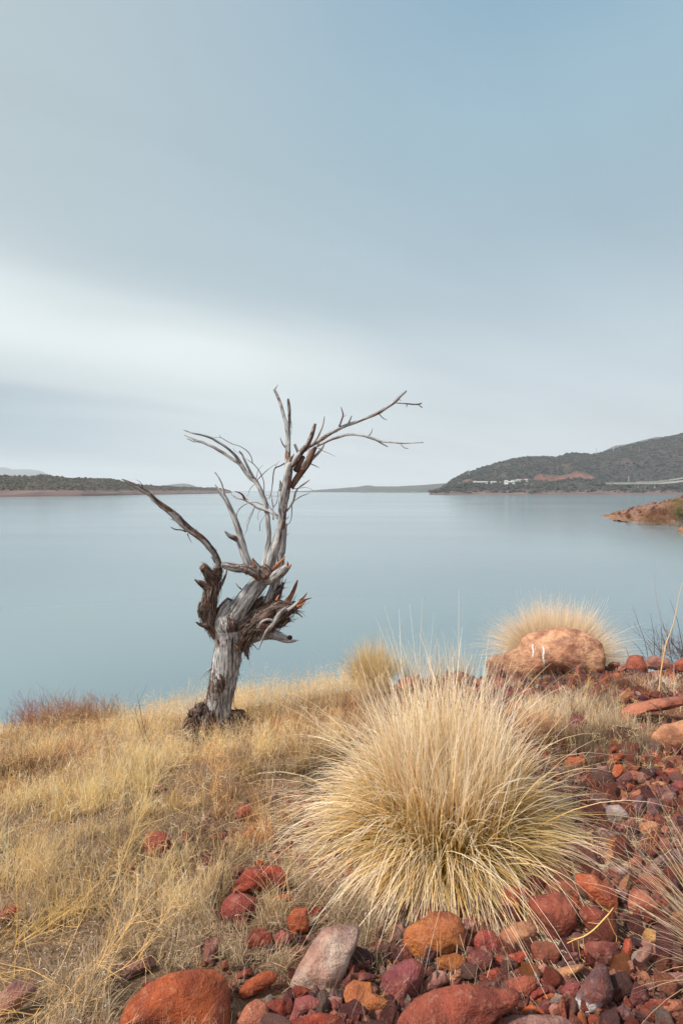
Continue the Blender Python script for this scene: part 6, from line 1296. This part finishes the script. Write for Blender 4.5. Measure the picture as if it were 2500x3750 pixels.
px_stems('dry_stalk', 'tallest pale dry stalk, leaning right before the bare bush', 'stalk', [[(2150 + .2338 * x, 2050 + .2338 * y, r) for x, y, r in ((1110, 2100, .0045), (1130, 1880, .0045), (1165, 1640, .0045), (1222, 1330, .0042), (1298, 1130, .0036), (1370, 880, .003), (1430, 560, .0022), (1480, 360, .001))],
          [(2150 + .2338 * x, 2050 + .2338 * y, r) for x, y, r in ((1150, 1740, .002), (1165, 1500, .002), (1178, 1260, .001))]], 4.3, (.62, .42, .22))
px_stems('thin_stalk', 'thin faint stalk curving left above the bare bush', 'stalk', [[(2150 + .2338 * x, 2050 + .2338 * y, r) for x, y, r in ((1290, 1500, .0028), (1240, 1200, .0026), (1165, 970, .0024), (1115, 780, .0018), (1065, 540, .0012), (1035, 170, .0006))]], 5.2, (.36, .24, .20))
px_stems('short_stalk', 'short pale upright straw below the bare bush at right', 'stalk', [[(2150 + .2338 * x, 2050 + .2338 * y, r) for x, y, r in ((1350, 2120, .002), (1352, 1900, .002), (1350, 1640, .001))]], 4.2, (.62, .5, .34))
# dark curved twig on the orange ledge
b = Bag(); Yd = 3.75; c = P(2410, 2600, Yd)
tube(b, [np.r_[P(2000 + .3189 * x, 2500 + .3189 * y, Yd - .1 + .0 * y) - c, r] for x, y, r in ((1170, 222, .002), (1240, 258, .003), (1290, 300, .005), (1330, 350, .004), (1375, 405, .003))], 6, 4, tint=(.16, .12, .11), cap=False)
tag(link('dark_twig', b.mesh('dark_twig', True), m_straw, loc=tuple(c)), 'dark curved twig in front of the long orange ledge', 'twig')
# dark twig at the left edge
b = Bag(); c = P(40, 3185, 2.4); tube(b, [np.r_[P(x, y, 2.4) - c, r] for x, y, r in ((-30, 3203, .003), (10, 3200, .003), (45, 3190, .0035), (75, 3192, .001))], 6, 4, tint=(.05, .035, .03), cap=False)
tag(link('dark_twig', b.mesh('dark_twig', True), m_straw, loc=tuple(c)), 'short black twig lying in the straw at the left edge', 'twig')

# bushes on the rocky point
m_leafy = tint_material('bush_foliage', .85, trans=.25)
def bush(x, y, D_, w_, h_, cols, label, seed, n=1500, leaf=.16, twiggy=0.0):
    rs = np.random.default_rng(seed); c = P(x, y, D_); c[2] = min(c[2], pointz(np.array([c[0]]), np.array([c[1]]))[0] + .1) if True else c[2]
    r = empty('shore_bush', tuple(c), label, 'bush'); b = Bag(); q = nrm(rs.normal(size=(n, 3))) * (rs.random((n, 1)) ** .4); q = q * np.array([w_ / 2, w_ / 2, h_ / 2]); q[:, 2] += h_ * .5
    q = q * (1 + .35 * fbm(q / max(w_, h_) * 3 + seed, 3))[:, None]; cc = np.array(cols)[rs.integers(0, len(cols), n)] * rs.uniform(.6, 1.2, (n, 1))
    v, f, t_ = ribbons(q, nrm(rs.normal(size=(n, 3)) + [0, 0, .6]), leaf * (2.0 if twiggy else 1) * rs.uniform(.6, 1.3, n), leaf * (.25 if twiggy else .7) * rs.uniform(.6, 1.2, n), rs.random(n), 2, cc, cc, taper=.6); b.add(v, f, tint=t_)
    link('foliage', b.mesh('foliage', False), m_leafy, r); b = Bag()
    for k in range(7): branchy(b, [0, 0, -.1], [rs.normal(0, .5), rs.normal(0, .5), 1], h_ * .7, .04, 2, rs, (.12, .08, .06), .5)
    link('stem', b.mesh('stem', True), m_straw, r)
GR = [(.05, .09, .03), (.08, .12, .04)]; OR = [(.24, .12, .05), (.30, .16, .07), (.18, .09, .05)]; YG = [(.20, .18, .05), (.28, .20, .07)]; GY = [(.30, .26, .23), (.36, .32, .28), (.24, .2, .18)]; RD = [(.30, .11, .08), (.24, .09, .07)]
for a in [(2392, 1836, 152, 1.8, 1.7, GR, 'small round dark green bush at the left on top of the rocky point', 1), (2424, 1835, 150, 2.4, 1.6, GR, 'second dark green bush on top of the rocky point', 2), (2492, 1872, 135, 3.6, 4.0, GR, 'largest dark green bush at the right edge of the rocky point', 3),
          (2462, 1850, 142, 5.5, 4.8, YG, 'yellow-green bush on the rocky point left of the largest green one', 4), (2420, 1864, 143, 5.5, 3.8, RD, 'rust-red bare bush in the middle of the rocky point', 5), (2375, 1868, 145, 5.0, 2.6, OR, 'orange-brown low bush on the left of the rocky point', 6),
          (2390, 1905, 133, 6.5, 3.2, OR, 'orange-brown bush low on the slope of the rocky point', 7), (2445, 1898, 132, 5.0, 3.6, OR, 'brown bush below the yellow-green one on the rocky point', 8), (2480, 1918, 126, 4.8, 3.6, GY, 'pale grey bare bush at the waterline of the rocky point', 9),
          (2410, 1918, 128, 5.0, 2.2, GY, 'long grey-brown reeds at the waterline of the rocky point', 10), (2345, 1906, 134, 5.0, 1.8, GY, 'short grey-brown reeds left at the waterline of the rocky point', 11), (2445, 1922, 125, 5.0, 2.4, GY, 'grey bare brush in the middle of the waterline of the rocky point', 12),
          (2298, 1862, 152, 1.4, 1.6, RD, 'thin red shrub near the tip of the rocky point', 13), (2490, 1835, 150, 5, 4, YG, 'tall yellow-brown bush behind the largest green one at the right edge', 14)]:
    bush(*a, n=2200 if a[3] > 3 else 900, twiggy=a[5] is not GR)

# ================================================================== HAZE
hz = bpy.data.meshes.new('haze'); X0, X1, Y0, Y1, Z0, Z1 = -5500, 5500, -320, 9100, -60, 330
v, f = box([(X0 + X1) / 2, (Y0 + Y1) / 2, (Z0 + Z1) / 2], (X1 - X0, Y1 - Y0, Z1 - Z0)); m_haze, g = material('haze')
pv = g.n('ShaderNodeVolumePrincipled'); pv.inputs['Color'].default_value = (.80, .87, .95, 1); pv.inputs['Density'].default_value = 0.95e-4; pv.inputs['Anisotropy'].default_value = 0.2
oo = g.n('ShaderNodeOutputMaterial'); g.t.links.new(pv.outputs[0], oo.inputs['Volume'])
tag(link('haze', make_mesh('haze', v, f), m_haze), kind='stuff')
tri = sum(len(o.data.polygons) for o in C.objects if o.type == 'MESH'); print('POLYS', tri, 'OBJECTS', len(C.objects))
